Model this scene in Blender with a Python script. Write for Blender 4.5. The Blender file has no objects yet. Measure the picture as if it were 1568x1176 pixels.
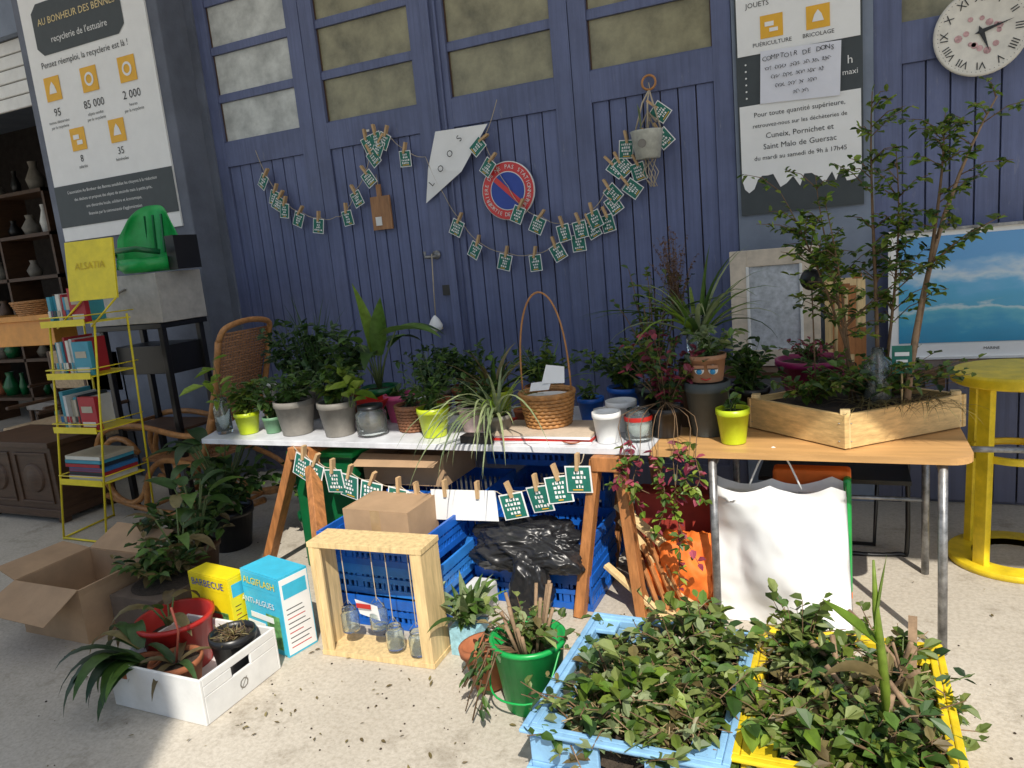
import bpy, math, random
from mathutils import Vector, Matrix, noise
rnd=random.Random(7)
V=Vector
scn=bpy.context.scene
def lk(o): scn.collection.objects.link(o); return o
# ---------------- materials
MC={}
def pm(name,c,rough=.6,var=.18,scale=12,bump=.0,metal=0,stretch=(1,1,1),c2=None,trans=0,detail=5,bscale=None,spec=.5):
    if name in MC: return MC[name]
    m=bpy.data.materials.new(name); m.use_nodes=True; nt=m.node_tree; N=nt.nodes; Lk=nt.links
    p=N['Principled BSDF']
    p.inputs['Roughness'].default_value=rough; p.inputs['Metallic'].default_value=metal
    p.inputs['Specular IOR Level'].default_value=spec
    tc=N.new('ShaderNodeTexCoord'); mp=N.new('ShaderNodeMapping'); mp.inputs['Scale'].default_value=stretch
    Lk.new(tc.outputs['Object'],mp.inputs[0])
    no=N.new('ShaderNodeTexNoise'); no.inputs['Scale'].default_value=scale; no.inputs['Detail'].default_value=detail
    no.inputs['Roughness'].default_value=.65
    Lk.new(mp.outputs[0],no.inputs['Vector'])
    r=N.new('ShaderNodeValToRGB')
    a=[max(0,x*(1-var)) for x in c]; b=[min(1,x*(1+var)) for x in c] if c2 is None else c2
    r.color_ramp.elements[0].position=.3; r.color_ramp.elements[1].position=.7
    r.color_ramp.elements[0].color=(*a,1); r.color_ramp.elements[1].color=(*b,1)
    Lk.new(no.outputs[0],r.inputs[0]); Lk.new(r.outputs[0],p.inputs['Base Color'])
    if bump:
        n2=N.new('ShaderNodeTexNoise'); n2.inputs['Scale'].default_value=bscale or scale*3; n2.inputs['Detail'].default_value=4
        Lk.new(mp.outputs[0],n2.inputs['Vector'])
        bu=N.new('ShaderNodeBump'); bu.inputs['Strength'].default_value=bump; bu.inputs['Distance'].default_value=.01
        Lk.new(n2.outputs[0],bu.inputs['Height']); Lk.new(bu.outputs[0],p.inputs['Normal'])
    if trans: p.inputs['Transmission Weight'].default_value=trans
    MC[name]=m; return m
def leafm(name,c1,c2,tr=.3,rough=.45):
    m=bpy.data.materials.new(name); m.use_nodes=True; nt=m.node_tree; N=nt.nodes; Lk=nt.links
    p=N['Principled BSDF']; out=N['Material Output']
    g=N.new('ShaderNodeNewGeometry'); r=N.new('ShaderNodeValToRGB')
    r.color_ramp.elements[0].color=(*c1,1); r.color_ramp.elements[1].color=(*c2,1)
    Lk.new(g.outputs['Random Per Island'],r.inputs[0])
    tc=N.new('ShaderNodeTexCoord'); no=N.new('ShaderNodeTexNoise'); no.inputs['Scale'].default_value=30
    Lk.new(tc.outputs['Object'],no.inputs['Vector'])
    mx=N.new('ShaderNodeMix'); mx.data_type='RGBA'; mx.blend_type='MULTIPLY'; mx.inputs[0].default_value=.6
    r2=N.new('ShaderNodeValToRGB'); r2.color_ramp.elements[0].position=.3; r2.color_ramp.elements[1].position=.65
    r2.color_ramp.elements[0].color=(.45,.45,.4,1); r2.color_ramp.elements[1].color=(1,1,1,1)
    Lk.new(no.outputs[0],r2.inputs[0]); Lk.new(r.outputs[0],mx.inputs[6]); Lk.new(r2.outputs[0],mx.inputs[7])
    Lk.new(mx.outputs[2],p.inputs['Base Color']); p.inputs['Roughness'].default_value=rough
    t=N.new('ShaderNodeBsdfTranslucent'); Lk.new(mx.outputs[2],t.inputs[0])
    ms=N.new('ShaderNodeMixShader'); ms.inputs[0].default_value=tr
    Lk.new(p.outputs[0],ms.inputs[1]); Lk.new(t.outputs[0],ms.inputs[2]); Lk.new(ms.outputs[0],out.inputs[0])
    return m
G1=leafm('leaf_mid',(.04,.095,.018),(.14,.26,.045))
G2=leafm('leaf_dark',(.018,.048,.016),(.06,.13,.032),.2)
G3=leafm('leaf_lime',(.14,.27,.025),(.36,.48,.07),.4)
G4=leafm('leaf_pale',(.17,.24,.11),(.38,.44,.22),.35)
G5=leafm('leaf_wilted',(.14,.10,.045),(.30,.25,.10),.3)
G6=leafm('leaf_pink',(.16,.015,.04),(.50,.10,.15),.35)
G7=leafm('leaf_shrub',(.06,.12,.015),(.22,.29,.045),.35)
G8=leafm('leaf_cutting',(.09,.15,.03),(.30,.36,.11),.3)
STEM=pm('stem_green',(.10,.14,.04),.6); TWIG=pm('twig_brown',(.15,.09,.045),.8,.35,40)
BARK=pm('bark_tan',(.26,.17,.10),.8,.3,40)
SOIL=pm('soil',(.05,.036,.025),.95,.5,60,.8)
WHT=pm('white_paint',(.72,.72,.70),.5,.10,8); PAP=pm('white_paper',(.80,.80,.79),.8,.04,6)
BLK=pm('black_plastic',(.012,.012,.013),.35); SLATE=pm('slate_print',(.045,.055,.06),.5,.1)
INK=pm('ink',(.02,.022,.025),.6,.1); AMB=pm('amber_print',(.78,.42,.03),.5,.06)
GREY=pm('grey_pot',(.20,.185,.16),.6,.3,9,detail=8); LIME=pm('lime_plastic',(.46,.56,.015),.35,.15)
GRN=pm('green_plastic',(.01,.34,.07),.35,.2,9); DGRN=pm('dark_green_plastic',(.005,.11,.035),.3,.12)
TERRA=pm('terracotta',(.36,.12,.05),.8,.35,10,detail=8); RED=pm('red_plastic',(.45,.02,.015),.4,.15)
PINK=pm('pink_plastic',(.65,.10,.25),.4,.1); MAG=pm('magenta_plastic',(.30,.01,.10),.4,.1)
BLUE=pm('blue_plastic',(.01,.11,.48),.4,.2); SKYB=pm('faded_blue_plastic',(.24,.46,.70),.5,.28,9,detail=9)
YEL=pm('yellow_plastic',(.75,.55,.02),.4,.28,9,detail=9); YMET=pm('yellow_metal',(.80,.64,.02),.4,.12)
CARD=pm('cardboard',(.40,.26,.15),.85,.16,5); CARDI=pm('cardboard_inside',(.28,.18,.10),.9,.12,5)
PINE=pm('pine_wood',(.62,.42,.18),.6,.28,7,.15,stretch=(2,2,9)); PINEV=pm('pine_wood_light',(.68,.50,.25),.6,.25,8,.1,stretch=(6,6,.7))
OAK=pm('trestle_wood',(.38,.155,.05),.55,.4,8,.1,stretch=(5,5,.8)); DKW=pm('dark_wood',(.075,.038,.02),.5,.3,8,.1,stretch=(1,1,5))
RATT=pm('rattan',(.42,.19,.06),.45,.3,30,.2); WICK=pm('wicker',(.40,.19,.06),.55,.3,30,.2)
TTOP=pm('orange_table_top',(.55,.31,.12),.4,.2,5,stretch=(.6,5,5)); STEEL=pm('worn_steel',(.25,.25,.25),.4,.5,25,metal=.6)
CORD=pm('cord',(.45,.38,.28),.9); GLASS=pm('glass',(.85,.92,.9),.03,.02,trans=.95,spec=.5)
CGRN=pm('card_green',(.012,.15,.11),.6,.15,30); PIN=pm('clothespin_wood',(.50,.33,.17),.7,.1)
ORG=pm('orange_fabric',(.80,.17,.02),.7,.2,6); ENAM=pm('enamel',(.55,.56,.50),.45,.25,18)
def painted(name,col,seed):
    m=bpy.data.materials.new(name); m.use_nodes=True; nt=m.node_tree; N=nt.nodes; Lk=nt.links; p=N['Principled BSDF']; p.inputs['Roughness'].default_value=.5
    tc=N.new('ShaderNodeTexCoord')
    def nz(sc,st,det=5):
        mp=N.new('ShaderNodeMapping'); mp.inputs['Scale'].default_value=st; mp.inputs['Location'].default_value=(seed,0,seed); Lk.new(tc.outputs['Object'],mp.inputs[0])
        n=N.new('ShaderNodeTexNoise'); n.inputs['Scale'].default_value=sc; n.inputs['Detail'].default_value=det; n.inputs['Roughness'].default_value=.7; Lk.new(mp.outputs[0],n.inputs['Vector']); return n.outputs[0]
    def rp(s,p0,c0,p1,c1):
        r=N.new('ShaderNodeValToRGB'); e=r.color_ramp.elements; e[0].position=p0;e[1].position=p1;e[0].color=(*c0,1);e[1].color=(*c1,1); Lk.new(s,r.inputs[0]); return r.outputs[0]
    def mix(a,b,f,mode='MIX'):
        x=N.new('ShaderNodeMix'); x.data_type='RGBA'; x.blend_type=mode
        if isinstance(f,float): x.inputs[0].default_value=f
        else: Lk.new(f,x.inputs[0])
        Lk.new(a,x.inputs[6])
        if isinstance(b,tuple): x.inputs[7].default_value=(*b,1)
        else: Lk.new(b,x.inputs[7])
        return x.outputs[2]
    c=rp(nz(1.3,(1,1,1)),.3,tuple(k*.8 for k in col),.7,tuple(min(1,k*1.22) for k in col))
    c=mix(c,rp(nz(3,(14,14,.5)),.3,(.68,.68,.70),.6,(1.0,1.0,1.0)),.85,'MULTIPLY')
    c=mix(c,(.30,.31,.34),rp(nz(9,(3,3,.7),8),.62,(0,0,0),.78,(.6,.6,.6)))
    c=mix(c,(.06,.045,.035),rp(nz(22,(2,2,1),8),.68,(0,0,0),.75,(.8,.8,.8)))
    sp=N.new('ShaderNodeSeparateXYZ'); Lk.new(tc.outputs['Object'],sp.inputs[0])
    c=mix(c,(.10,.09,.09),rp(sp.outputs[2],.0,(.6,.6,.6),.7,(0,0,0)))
    Lk.new(c,p.inputs['Base Color'])
    bu=N.new('ShaderNodeBump'); bu.inputs['Strength'].default_value=.25; bu.inputs['Distance'].default_value=.006; Lk.new(nz(18,(5,5,.8)),bu.inputs['Height']); Lk.new(bu.outputs[0],p.inputs['Normal'])
    return m
# ---------------- builder
TXC={}
class B:
    def __init__(s): s.v=[];s.f=[];s.m=[];s.sm=[];s.mats=[];s.M=None
    def mi(s,m):
        if m not in s.mats: s.mats.append(m)
        return s.mats.index(m)
    def add(s,vs,fs,mat,smooth=False):
        o=len(s.v); i=s.mi(mat)
        for p in vs:
            p=V(p)
            s.v.append(s.M@p if s.M else p)
        for f in fs: s.f.append([o+k for k in f]); s.m.append(i); s.sm.append(smooth)
    def box(s,x0,x1,y0,y1,z0,z1,mat,T=None):
        vs=[V((x,y,z)) for z in (z0,z1) for x,y in ((x0,y0),(x1,y0),(x1,y1),(x0,y1))]
        if T: vs=[T@v for v in vs]
        s.add(vs,[(0,3,2,1),(4,5,6,7),(0,1,5,4),(1,2,6,5),(2,3,7,6),(3,0,4,7)],mat)
    def beam(s,a,b,w,h,mat,up=V((0,0,1))):
        a=V(a);b=V(b);d=b-a;L=d.length;d.normalize()
        if abs(d.dot(up))>.97: up=V((0,1,0))
        x=d.cross(up).normalized(); y=x.cross(d)
        T=Matrix((( *(x),),( *(d),),( *(y),))).transposed().to_4x4(); T.translation=a
        s.box(-w/2,w/2,0,L,-h/2,h/2,mat,T)
    def lathe(s,prof,c,mat,n=24,T=None,smooth=True,wob=None):
        vs=[];fs=[]
        for j,(r,z) in enumerate(prof):
            for i in range(n):
                a=2*math.pi*i/n; rr=r*(1+(wob(a,j) if wob else 0))
                p=V((rr*math.cos(a),rr*math.sin(a),z))
                if T: p=T@p
                vs.append(p+V(c))
        for j in range(len(prof)-1):
            for i in range(n):
                k=(i+1)%n; fs.append((j*n+i,j*n+k,(j+1)*n+k,(j+1)*n+i))
        s.add(vs,fs,mat,smooth)
    def disc(s,c,r,mat,n=32,axis='z',rx=1):
        vs=[]
        for i in range(n):
            a=2*math.pi*i/n
            if axis=='z': vs.append(V(c)+V((r*math.cos(a),r*math.sin(a),0)))
            else: vs.append(V(c)+V((r*rx*math.cos(a),0,r*math.sin(a))))
        s.add(vs,[tuple(range(n))],mat)
    def tube(s,pts,r,mat,n=6,closed=False):
        pts=[V(p) for p in pts]; m=len(pts); vs=[];fs=[]
        prev=None
        for i,p in enumerate(pts):
            a=pts[(i-1)%m] if (i>0 or closed) else pts[i]; b=pts[(i+1)%m] if (i<m-1 or closed) else pts[i]
            d=(b-a); d=d.normalized() if d.length>1e-6 else V((0,0,1))
            if prev is None: x=d.orthogonal().normalized()
            else:
                x=prev-d*prev.dot(d); x=x.normalized() if x.length>1e-5 else d.orthogonal().normalized()
            prev=x; y=d.cross(x); rr=r[i] if isinstance(r,(list,tuple)) else r
            for k in range(n):
                t=2*math.pi*k/n; vs.append(p+x*(rr*math.cos(t))+y*(rr*math.sin(t)))
        for i in range(m if closed else m-1):
            j=(i+1)%m
            for k in range(n): l=(k+1)%n; fs.append((i*n+k,i*n+l,j*n+l,j*n+k))
        if not closed: fs+= [tuple(range(n))[::-1],tuple(range((m-1)*n,m*n))]
        s.add(vs,fs,mat,True)
    def ctube(s,pts,r,mat,n=8,sub=5):
        P=[V(p) for p in pts]; Q=[P[0]*2-P[1]]+P+[P[-1]*2-P[-2]]; o=[]
        for i in range(1,len(Q)-2):
            for k in range(sub):
                t=k/sub; a,b_,c,d=Q[i-1],Q[i],Q[i+1],Q[i+2]
                o.append(.5*((2*b_)+(c-a)*t+(2*a-5*b_+4*c-d)*t*t+(3*b_-a-3*c+d)*t**3))
        o.append(P[-1]); s.tube(o,r,mat,n)
    def leaf(s,p,d,l,w,mat,droop=.15):
        p=V(p);d=V(d).normalized(); up=V((rnd.uniform(-.5,.5),rnd.uniform(-.5,.5),1))
        x=d.cross(up)
        if x.length<.05: x=d.orthogonal()
        x.normalize(); nrm=x.cross(d)
        a=p+d*l*.35; b=p+d*l*.72+V((0,0,-droop*l*.4)); t=p+d*l+V((0,0,-droop*l))
        f=nrm*w*.18
        vs=[p,a+x*w*.5+f,b+x*w*.4+f,t,b-x*w*.4+f,a-x*w*.5+f]
        s.add(vs,[(0,1,2,3),(0,3,4,5)],mat)
    def strap(s,p,d,l,w,mat,droop=.5,n=7,fold=.25,taper=.6,curl=0):
        p=V(p);d=V(d).normalized(); x=d.cross(V((0,0,1)))
        if x.length<.05: x=V((rnd.uniform(-1,1),rnd.uniform(-1,1),0))
        x.normalize(); vs=[];fs=[]; q=p.copy(); dd=d.copy(); st=l/n
        for i in range(n+1):
            t=i/n
            ww=w*(math.sin(math.pi*min(1,(t*.92+.08)**taper))*1.0+.02)
            nr=x.cross(dd).normalized()
            vs+= [q+x*ww*.5+nr*ww*fold,q,q-x*ww*.5+nr*ww*fold]
            dd=(dd+V((0,0,-droop*2.2/n*(.3+t*1.4)))+x*curl/n).normalized(); q=q+dd*st
        for i in range(n):
            o=i*3; fs+=[(o,o+1,o+4,o+3),(o+1,o+2,o+5,o+4)]
        s.add(vs,fs,mat,True)
    def text(s,t,size,pos,mat,ang=0,X=V((1,0,0)),Y=V((0,0,1)),align='C'):
        if t not in TXC:
            c=bpy.data.curves.new('t','FONT'); c.body=t; c.align_x='CENTER'; c.align_y='CENTER'; c.resolution_u=2
            o=lk(bpy.data.objects.new('t',c)); bpy.context.view_layer.update()
            me=o.evaluated_get(bpy.context.evaluated_depsgraph_get()).to_mesh()
            TXC[t]=([v.co.copy() for v in me.vertices],[tuple(f.vertices) for f in me.polygons])
            bpy.data.objects.remove(o); bpy.data.curves.remove(c)
        vs,fs=TXC[t]; ca,sa=math.cos(ang),math.sin(ang)
        s.add([V(pos)+X*((v.x*ca-v.y*sa)*size)+Y*((v.x*sa+v.y*ca)*size) for v in vs],fs,mat)
    def scribble(s,x0,x1,y,z,h,mat,r=.0013):
        # handwriting: connected pen strokes
        x=x0
        while x<x1:
            L=min(x1-x,U(.03,.07)); pts=[];k=0;n=int(L/.0035)
            for k in range(n):
                t=k*.0035; pts.append((x+t+h*.25*math.sin(t*520),y,z+h*.5*math.sin(t*430+x*9)*(.5+.5*abs(math.sin(t*90+x*50)))))
            if len(pts)>2: s.ctube(pts,r,mat,3,3)
            x+=L+.012
    def obj(s,name,parent=None,bevel=0,solid=0):
        me=bpy.data.meshes.new(name)
        n=len(s.v); c=V((0,0,0))
        if n:
            mn=V([min(v[i] for v in s.v) for i in range(3)]); mx=V([max(v[i] for v in s.v) for i in range(3)])
            c=V(((mn.x+mx.x)/2,(mn.y+mx.y)/2,mn.z))
        me.from_pydata([v-c for v in s.v],[],s.f)
        for m in s.mats: me.materials.append(m)
        me.polygons.foreach_set('material_index',s.m); me.polygons.foreach_set('use_smooth',s.sm)
        me.update()
        o=lk(bpy.data.objects.new(name,me)); o.location=c
        if parent: o.parent=parent
        if solid:
            q=o.modifiers.new('s','SOLIDIFY'); q.thickness=solid
        if bevel:
            q=o.modifiers.new('b','BEVEL'); q.width=bevel; q.segments=2; q.limit_method='ANGLE'
        return o
def grp(name): return lk(bpy.data.objects.new(name,None))
U=rnd.uniform
# ---------------- plant parts
def bush(b,cx,cy,z0,rx,ry,h,ns,nl,ll,lw,lm,sm=STEM,sr=.003,lo=.45,dr=.2,t0=.2):
    for i in range(ns):
        a=U(0,6.283); q=math.sqrt(U(0,1)); e=V((cx+rx*q*math.cos(a),cy+ry*q*math.sin(a),z0+h*U(lo,1)*(1-.25*q)))
        s0=V((cx+U(-.02,.02),cy+U(-.02,.02),z0)); mid=V((s0.x+(e.x-s0.x)*.3,s0.y+(e.y-s0.y)*.3,z0+(e.z-z0)*.62))
        P=[s0*(1-t)**2+mid*2*t*(1-t)+e*t*t for t in [k/4 for k in range(5)]]
        b.tube(P,[sr*(1-.15*k) for k in range(5)],sm,4)
        for k in range(nl):
            t=U(t0,1) if k else 1; p=s0*(1-t)**2+mid*2*t*(1-t)+e*t*t
            d=V((U(-1,1)+math.cos(a)*.5*q,U(-1,1)+math.sin(a)*.5*q,U(-.3,.8)))
            L=ll*U(.6,1.25); b.leaf(p,d,L,lw*L/ll*U(.75,1.15),lm if not isinstance(lm,list) else rnd.choice(lm),dr)
def straps(b,cx,cy,z0,n,l,w,lm,droop=.5,el=(.5,1.3),taper=.6,curl=.3):
    for i in range(n):
        a=6.283*i/n+U(-.4,.4); e=U(*el)
        b.strap((cx+.015*math.cos(a),cy+.015*math.sin(a),z0),(math.cos(a)*math.cos(e),math.sin(a)*math.cos(e),math.sin(e)),l*U(.6,1.1),w*U(.8,1.2),lm if not isinstance(lm,list) else rnd.choice(lm),droop*U(.6,1.3),taper=taper,curl=U(-curl,curl))
def broad(b,cx,cy,z0,n,h,l,w,lm,spread=.5):
    for i in range(n):
        a=6.283*i/n+U(-.5,.5); hh=h*U(.45,1); s=spread*U(.3,1)
        e=V((cx+s*hh*math.cos(a),cy+s*hh*math.sin(a),z0+hh)); s0=V((cx,cy,z0))
        b.tube([s0,(s0+e)/2+V((-.1*s*hh*math.cos(a),-.1*s*hh*math.sin(a),.04*hh)),e],[.006,.005,.004],STEM,5)
        L=l*U(.7,1.1)
        b.strap(e,(math.cos(a)*.8,math.sin(a)*.8,U(.1,.8)),L,w*L/l,lm if not isinstance(lm,list) else rnd.choice(lm),U(.4,1),n=6,taper=.75,fold=.12)
def pot(b,x,y,z,r,h,mat,rim=.08,taper=.75,soil=True,T=None):
    P=[(0,0),(r*taper,0),(r*taper,.002),(r*(taper+.9*(1-taper)),h*.82),(r*1.0,h*.82),(r*1.03,h*.84),(r*1.03,h),(r*.93,h),(r*.9,h*.86)]
    b.lathe(P,(x,y,z),mat,28)
    if soil: b.disc((x,y,z+h*.87),r*.93,SOIL,28)
    else: b.lathe([(r*.9,h*.86),(r*taper*.9,.01),(0,.01)],(x,y,z),mat,28)
def jar(b,x,y,z,r,h,lid=None,neck=.8):
    b.lathe([(0,0),(r*.95,0),(r,h*.05),(r,h*.75),(r*neck,h*.86),(r*neck,h),(r*neck*.93,h),(r*neck*.93,h*.86),(r*.93,h*.74),(r*.93,h*.08),(0,h*.06)],(x,y,z),GLASS,24)
    if lid: b.lathe([(r*neck*1.05,h*.92),(r*neck*1.05,h*1.03),(0,h*1.03)],(x,y,z),lid,24)
def weave(b,x,y,z,r0,r1,h,rows,mat,n=44):
    for j in range(rows):
        t=(j+.5)/rows; R=r0+(r1-r0)*t; pts=[]
        for i in range(n*2):
            a=math.pi*i/n; q=R+.0035*math.cos(n/2*a+ (j%2)*math.pi); pts.append((x+q*math.cos(a),y+q*math.sin(a),z+h*t))
        b.tube(pts,h/rows*.55,mat,5,True)
    b.tube([(x+(r1+.004)*math.cos(a*.2618),y+(r1+.004)*math.sin(a*.2618),z+h) for a in range(24)],.009,mat,6,True)
    b.disc((x,y,z+.01),r0,mat,24)
def crate(b,x0,x1,y0,y1,z0,z1,mat,T=None):
    t=.012; h=z1-z0
    def bx(*a): b.box(*a,mat,T)
    for za,zb,o in ((z0,z0+.03,0),(z0+h*.5-.012,z0+h*.5+.012,.001),(z1-.045,z1,.006)):
        bx(x0-o,x1+o,y0-o,y0+t-o,za,zb); bx(x0-o,x1+o,y1-t+o,y1+o,za,zb); bx(x0-o,x0+t-o,y0+t,y1-t,za,zb); bx(x1-t+o,x1+o,y0+t,y1-t,za,zb)
    n=int((x1-x0)/.03)
    for i in range(n+1):
        w=.013 if i%5 else .03
        x=x0+.01+(x1-x0-.02)*i/n
        for y in (y0+.003,y1-t+.002): bx(x-w/2,x+w/2,y,y+.008,z0+.02,z1-.03)
    n=int((y1-y0)/.03)
    for i in range(n+1):
        w=.013 if i%5 else .03
        y=y0+.01+(y1-y0-.02)*i/n
        for x in (x0+.003,x1-t+.002): bx(x,x+.008,y-w/2,y+w/2,z0+.02,z1-.03)
    bx(x0+t,x1-t,y0+t,y1-t,z0+.002,z0+.01)
def tub(b,x0,x1,y0,y1,z0,z1,mat):
    t=.02
    gx=(x1-x0)*.18
    ym=(y0+y1)/2; xm=(x0+x1)/2
    for y,s in ((y0,-1),(y1-t,1)):
        b.box(x0,x1,y,y+t,z0,z1-.11,mat); b.box(x0,xm-gx/1.5,y,y+t,z1-.11,z1-.03,mat); b.box(xm+gx/1.5,x1,y,y+t,z1-.11,z1-.03,mat); b.box(x0,x1,y,y+t,z1-.03,z1,mat)
    for x in (x0,x1-t):
        b.box(x,x+t,y0+t,y1-t,z0,z1-.11,mat); b.box(x,x+t,y0+t,ym-gx,z1-.11,z1-.03,mat); b.box(x,x+t,ym+gx,y1-t,z1-.11,z1-.03,mat); b.box(x,x+t,y0+t,y1-t,z1-.03,z1,mat)
    for zt,d in ((z1+.002,.022),(z1-.125,.014)):
        b.box(x0-d,x1+d,y0-d,y0-.001,zt-.012,zt,mat); b.box(x0-d,x1+d,y1+.001,y1+d,zt-.012,zt,mat)
        b.box(x0-d,x0-.001,y0,y1,zt-.012,zt,mat); b.box(x1+.001,x1+d,y0,y1,zt-.012,zt,mat)
    for i in range(7):
        x=x0+(x1-x0)*(i+.5)/7
        for y in (y0-.01,y1+.001): b.box(x-.006,x+.006,y,y+.009,z0+.01,z1-.14,mat)
        y=y0+(y1-y0)*(i+.5)/7
        for xx in (x0-.01,x1+.001): b.box(xx,xx+.009,y-.006,y+.006,z0+.01,z1-.14,mat)
    for cx,cy in ((x0+.05,y0+.05),(x1-.05,y0+.05),(x0+.05,y1-.05),(x1-.05,y1-.05)): b.box(cx-.04,cx+.04,cy-.04,cy+.04,z1-.02,z1-.004,mat)
    b.box(x0+t,x1-t,y0+t,y1-t,z0+.004,z0+.02,mat)
# ================= GROUND
gm=bpy.data.materials.new('concrete_ground'); gm.use_nodes=True; nt=gm.node_tree; N=nt.nodes; Lk=nt.links; p=N['Principled BSDF']; p.inputs['Roughness'].default_value=.85
tc=N.new('ShaderNodeTexCoord')
def nz(sc,det=6): 
    n=N.new('ShaderNodeTexNoise'); n.inputs['Scale'].default_value=sc; n.inputs['Detail'].default_value=det; n.inputs['Roughness'].default_value=.7; Lk.new(tc.outputs['Object'],n.inputs['Vector']); return n
def rp(src,p0,c0,p1,c1):
    r=N.new('ShaderNodeValToRGB'); r.color_ramp.elements[0].position=p0; r.color_ramp.elements[1].position=p1; r.color_ramp.elements[0].color=(*c0,1); r.color_ramp.elements[1].color=(*c1,1); Lk.new(src,r.inputs[0]); return r
def mul(a,b,f=1):
    m=N.new('ShaderNodeMix'); m.data_type='RGBA'; m.blend_type='MULTIPLY'; m.inputs[0].default_value=f; Lk.new(a,m.inputs[6]); Lk.new(b,m.inputs[7]); return m.outputs[2]
c=mul(rp(nz(1.1).outputs[0],.3,(.45,.405,.335),.7,(.59,.54,.46)).outputs[0],rp(nz(60,3).outputs[0],.35,(.72,.7,.66),.6,(1,1,1)).outputs[0],.7)
c=mul(c,rp(nz(3,8).outputs[0],.33,(.55,.52,.48),.45,(1,1,1)).outputs[0],.7)
vo=N.new('ShaderNodeTexVoronoi'); vo.inputs['Scale'].default_value=45; Lk.new(tc.outputs['Object'],vo.inputs['Vector'])
c=mul(c,rp(vo.outputs['Distance'],.05,(.45,.42,.4),.16,(1,1,1)).outputs[0],.35)
Lk.new(c,p.inputs['Base Color'])
bu=N.new('ShaderNodeBump'); bu.inputs['Strength'].default_value=.35; bu.inputs['Distance'].default_value=.006; Lk.new(nz(90,4).outputs[0],bu.inputs['Height']); Lk.new(bu.outputs[0],p.inputs['Normal'])
b=B(); b.add([(-150,-150,0),(150,-150,0),(150,150,0),(-150,150,0)],[(0,1,2,3)],gm); g=b.obj('ground')
b=B()
for i in range(380):
    x=U(-3.5,.6);y=U(1.3,3.6); r=U(.003,.011)
    if i>280: x=U(-2.3,-.9); y=U(1.7,2.4)
    if U(0,1)<.5: b.leaf((x,y,.006),(U(-1,1),U(-1,1),.05),r*3,r*1.2,G5,0)
    else: b.lathe([(r*.5,0),(r*.35,r*.3),(0,r*.4)],(x,y,.001),SOIL,6)
b.obj('ground_debris')
# ================= BUILDING
PAINT=painted('blue_door_paint',(.115,.14,.265),0)
PAINT2=painted('blue_door_frame_paint',(.112,.135,.25),5)
WALLB=pm('blue_grey_wall',(.19,.225,.29),.8,.16,3,.15,bscale=60); PIERM=pm('pier_render',(.13,.145,.185),.85,.25,2.5,.3,bscale=50)
PANE=pm('dirty_window_pane',(.25,.23,.14),.3,.5,4,.1,detail=8); PANEL_=pm('dirty_pane_painted_reflection',(.50,.51,.48),.3,.4,5,.1,detail=8)  # second pane material: reflection painted in as a paler base colour
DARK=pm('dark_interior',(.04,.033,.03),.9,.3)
bld=grp('garage_building')
b=B()
b.box(-.57,.13,4.50,4.9,0,4.4,WALLB); b.box(-.57,6,4.58,4.9,0,4.4,WALLB)
b.box(-4.5,-4.43,4.50,4.9,0,4.4,PIERM); b.box(-4.43,-.57,4.6,4.9,3.97,4.4,WALLB)
b.box(-14,-6.05,4.35,4.6,3.75,4.4,WALLB)
b.obj('wall',bld)
b=B(); b.box(-6.05,-4.5,4.25,5.0,0,4.4,PIERM); b.obj('pier',bld,.01)
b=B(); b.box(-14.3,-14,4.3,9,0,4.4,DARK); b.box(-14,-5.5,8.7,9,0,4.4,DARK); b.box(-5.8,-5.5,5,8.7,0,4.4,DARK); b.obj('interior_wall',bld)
b=B(); b.box(-14.5,6.3,4.6,9,4.4,4.55,WALLB); b.obj('roof',bld)
pc=bpy.data.materials.new('unseen_fill_light_sheet'); pc.use_nodes=True; N=pc.node_tree.nodes; Lk=pc.node_tree.links; p=N['Principled BSDF']; p.inputs['Base Color'].default_value=(.7,.72,.71,1); p.inputs['Roughness'].default_value=.5  # unseen awning, translucency added to brighten the shaded wall below
t=N.new('ShaderNodeBsdfTranslucent'); t.inputs[0].default_value=(.78,.80,.80,1); ms=N.new('ShaderNodeMixShader'); ms.inputs[0].default_value=.42
Lk.new(p.outputs[0],ms.inputs[1]); Lk.new(t.outputs[0],ms.inputs[2]); Lk.new(ms.outputs[0],N['Material Output'].inputs[0])
b=B(); vs=[];n=280
for i in range(n+1):
    x=-14.5+20.8*i/n; z=4.43+.018*math.cos(i*math.pi/2); vs+=[(x,.24,z),(x,4.59,z+.08)]
b.add(vs,[(2*i,2*i+2,2*i+3,2*i+1) for i in range(n)],pc,True); b.obj('unseen_awning_sheet',bld)
b=B()
for x in (-13,-10,-7,-4,-1,2,5): b.box(x-.03,x+.03,.3,4.58,4.33,4.40,STEEL)
for y in (.3,2.4): b.box(-14.5,6.3,y,y+.05,4.28,4.33,STEEL)
b.obj('unseen_awning_frame',bld)
b=B()
for i in range(9):
    z=3.2+i*.11; b.box(-13.9,-6.07,4.42,4.45,z,z+.10,WHT); b.box(-13.9,-6.07,4.435,4.455,z+.09,z+.12,GREY)
b.obj('roller_shutter',bld,.008)
def boards(b,x0,x1,z0,z1,yf,mat,w=.098):
    n=max(1,round((x1-x0)/w)); s=(x1-x0)/n
    for i in range(n):
        o=U(-.002,.002); b.box(x0+i*s+.004,x0+(i+1)*s-.004,yf+o,yf+.02+o,z0,z1,mat)
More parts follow.
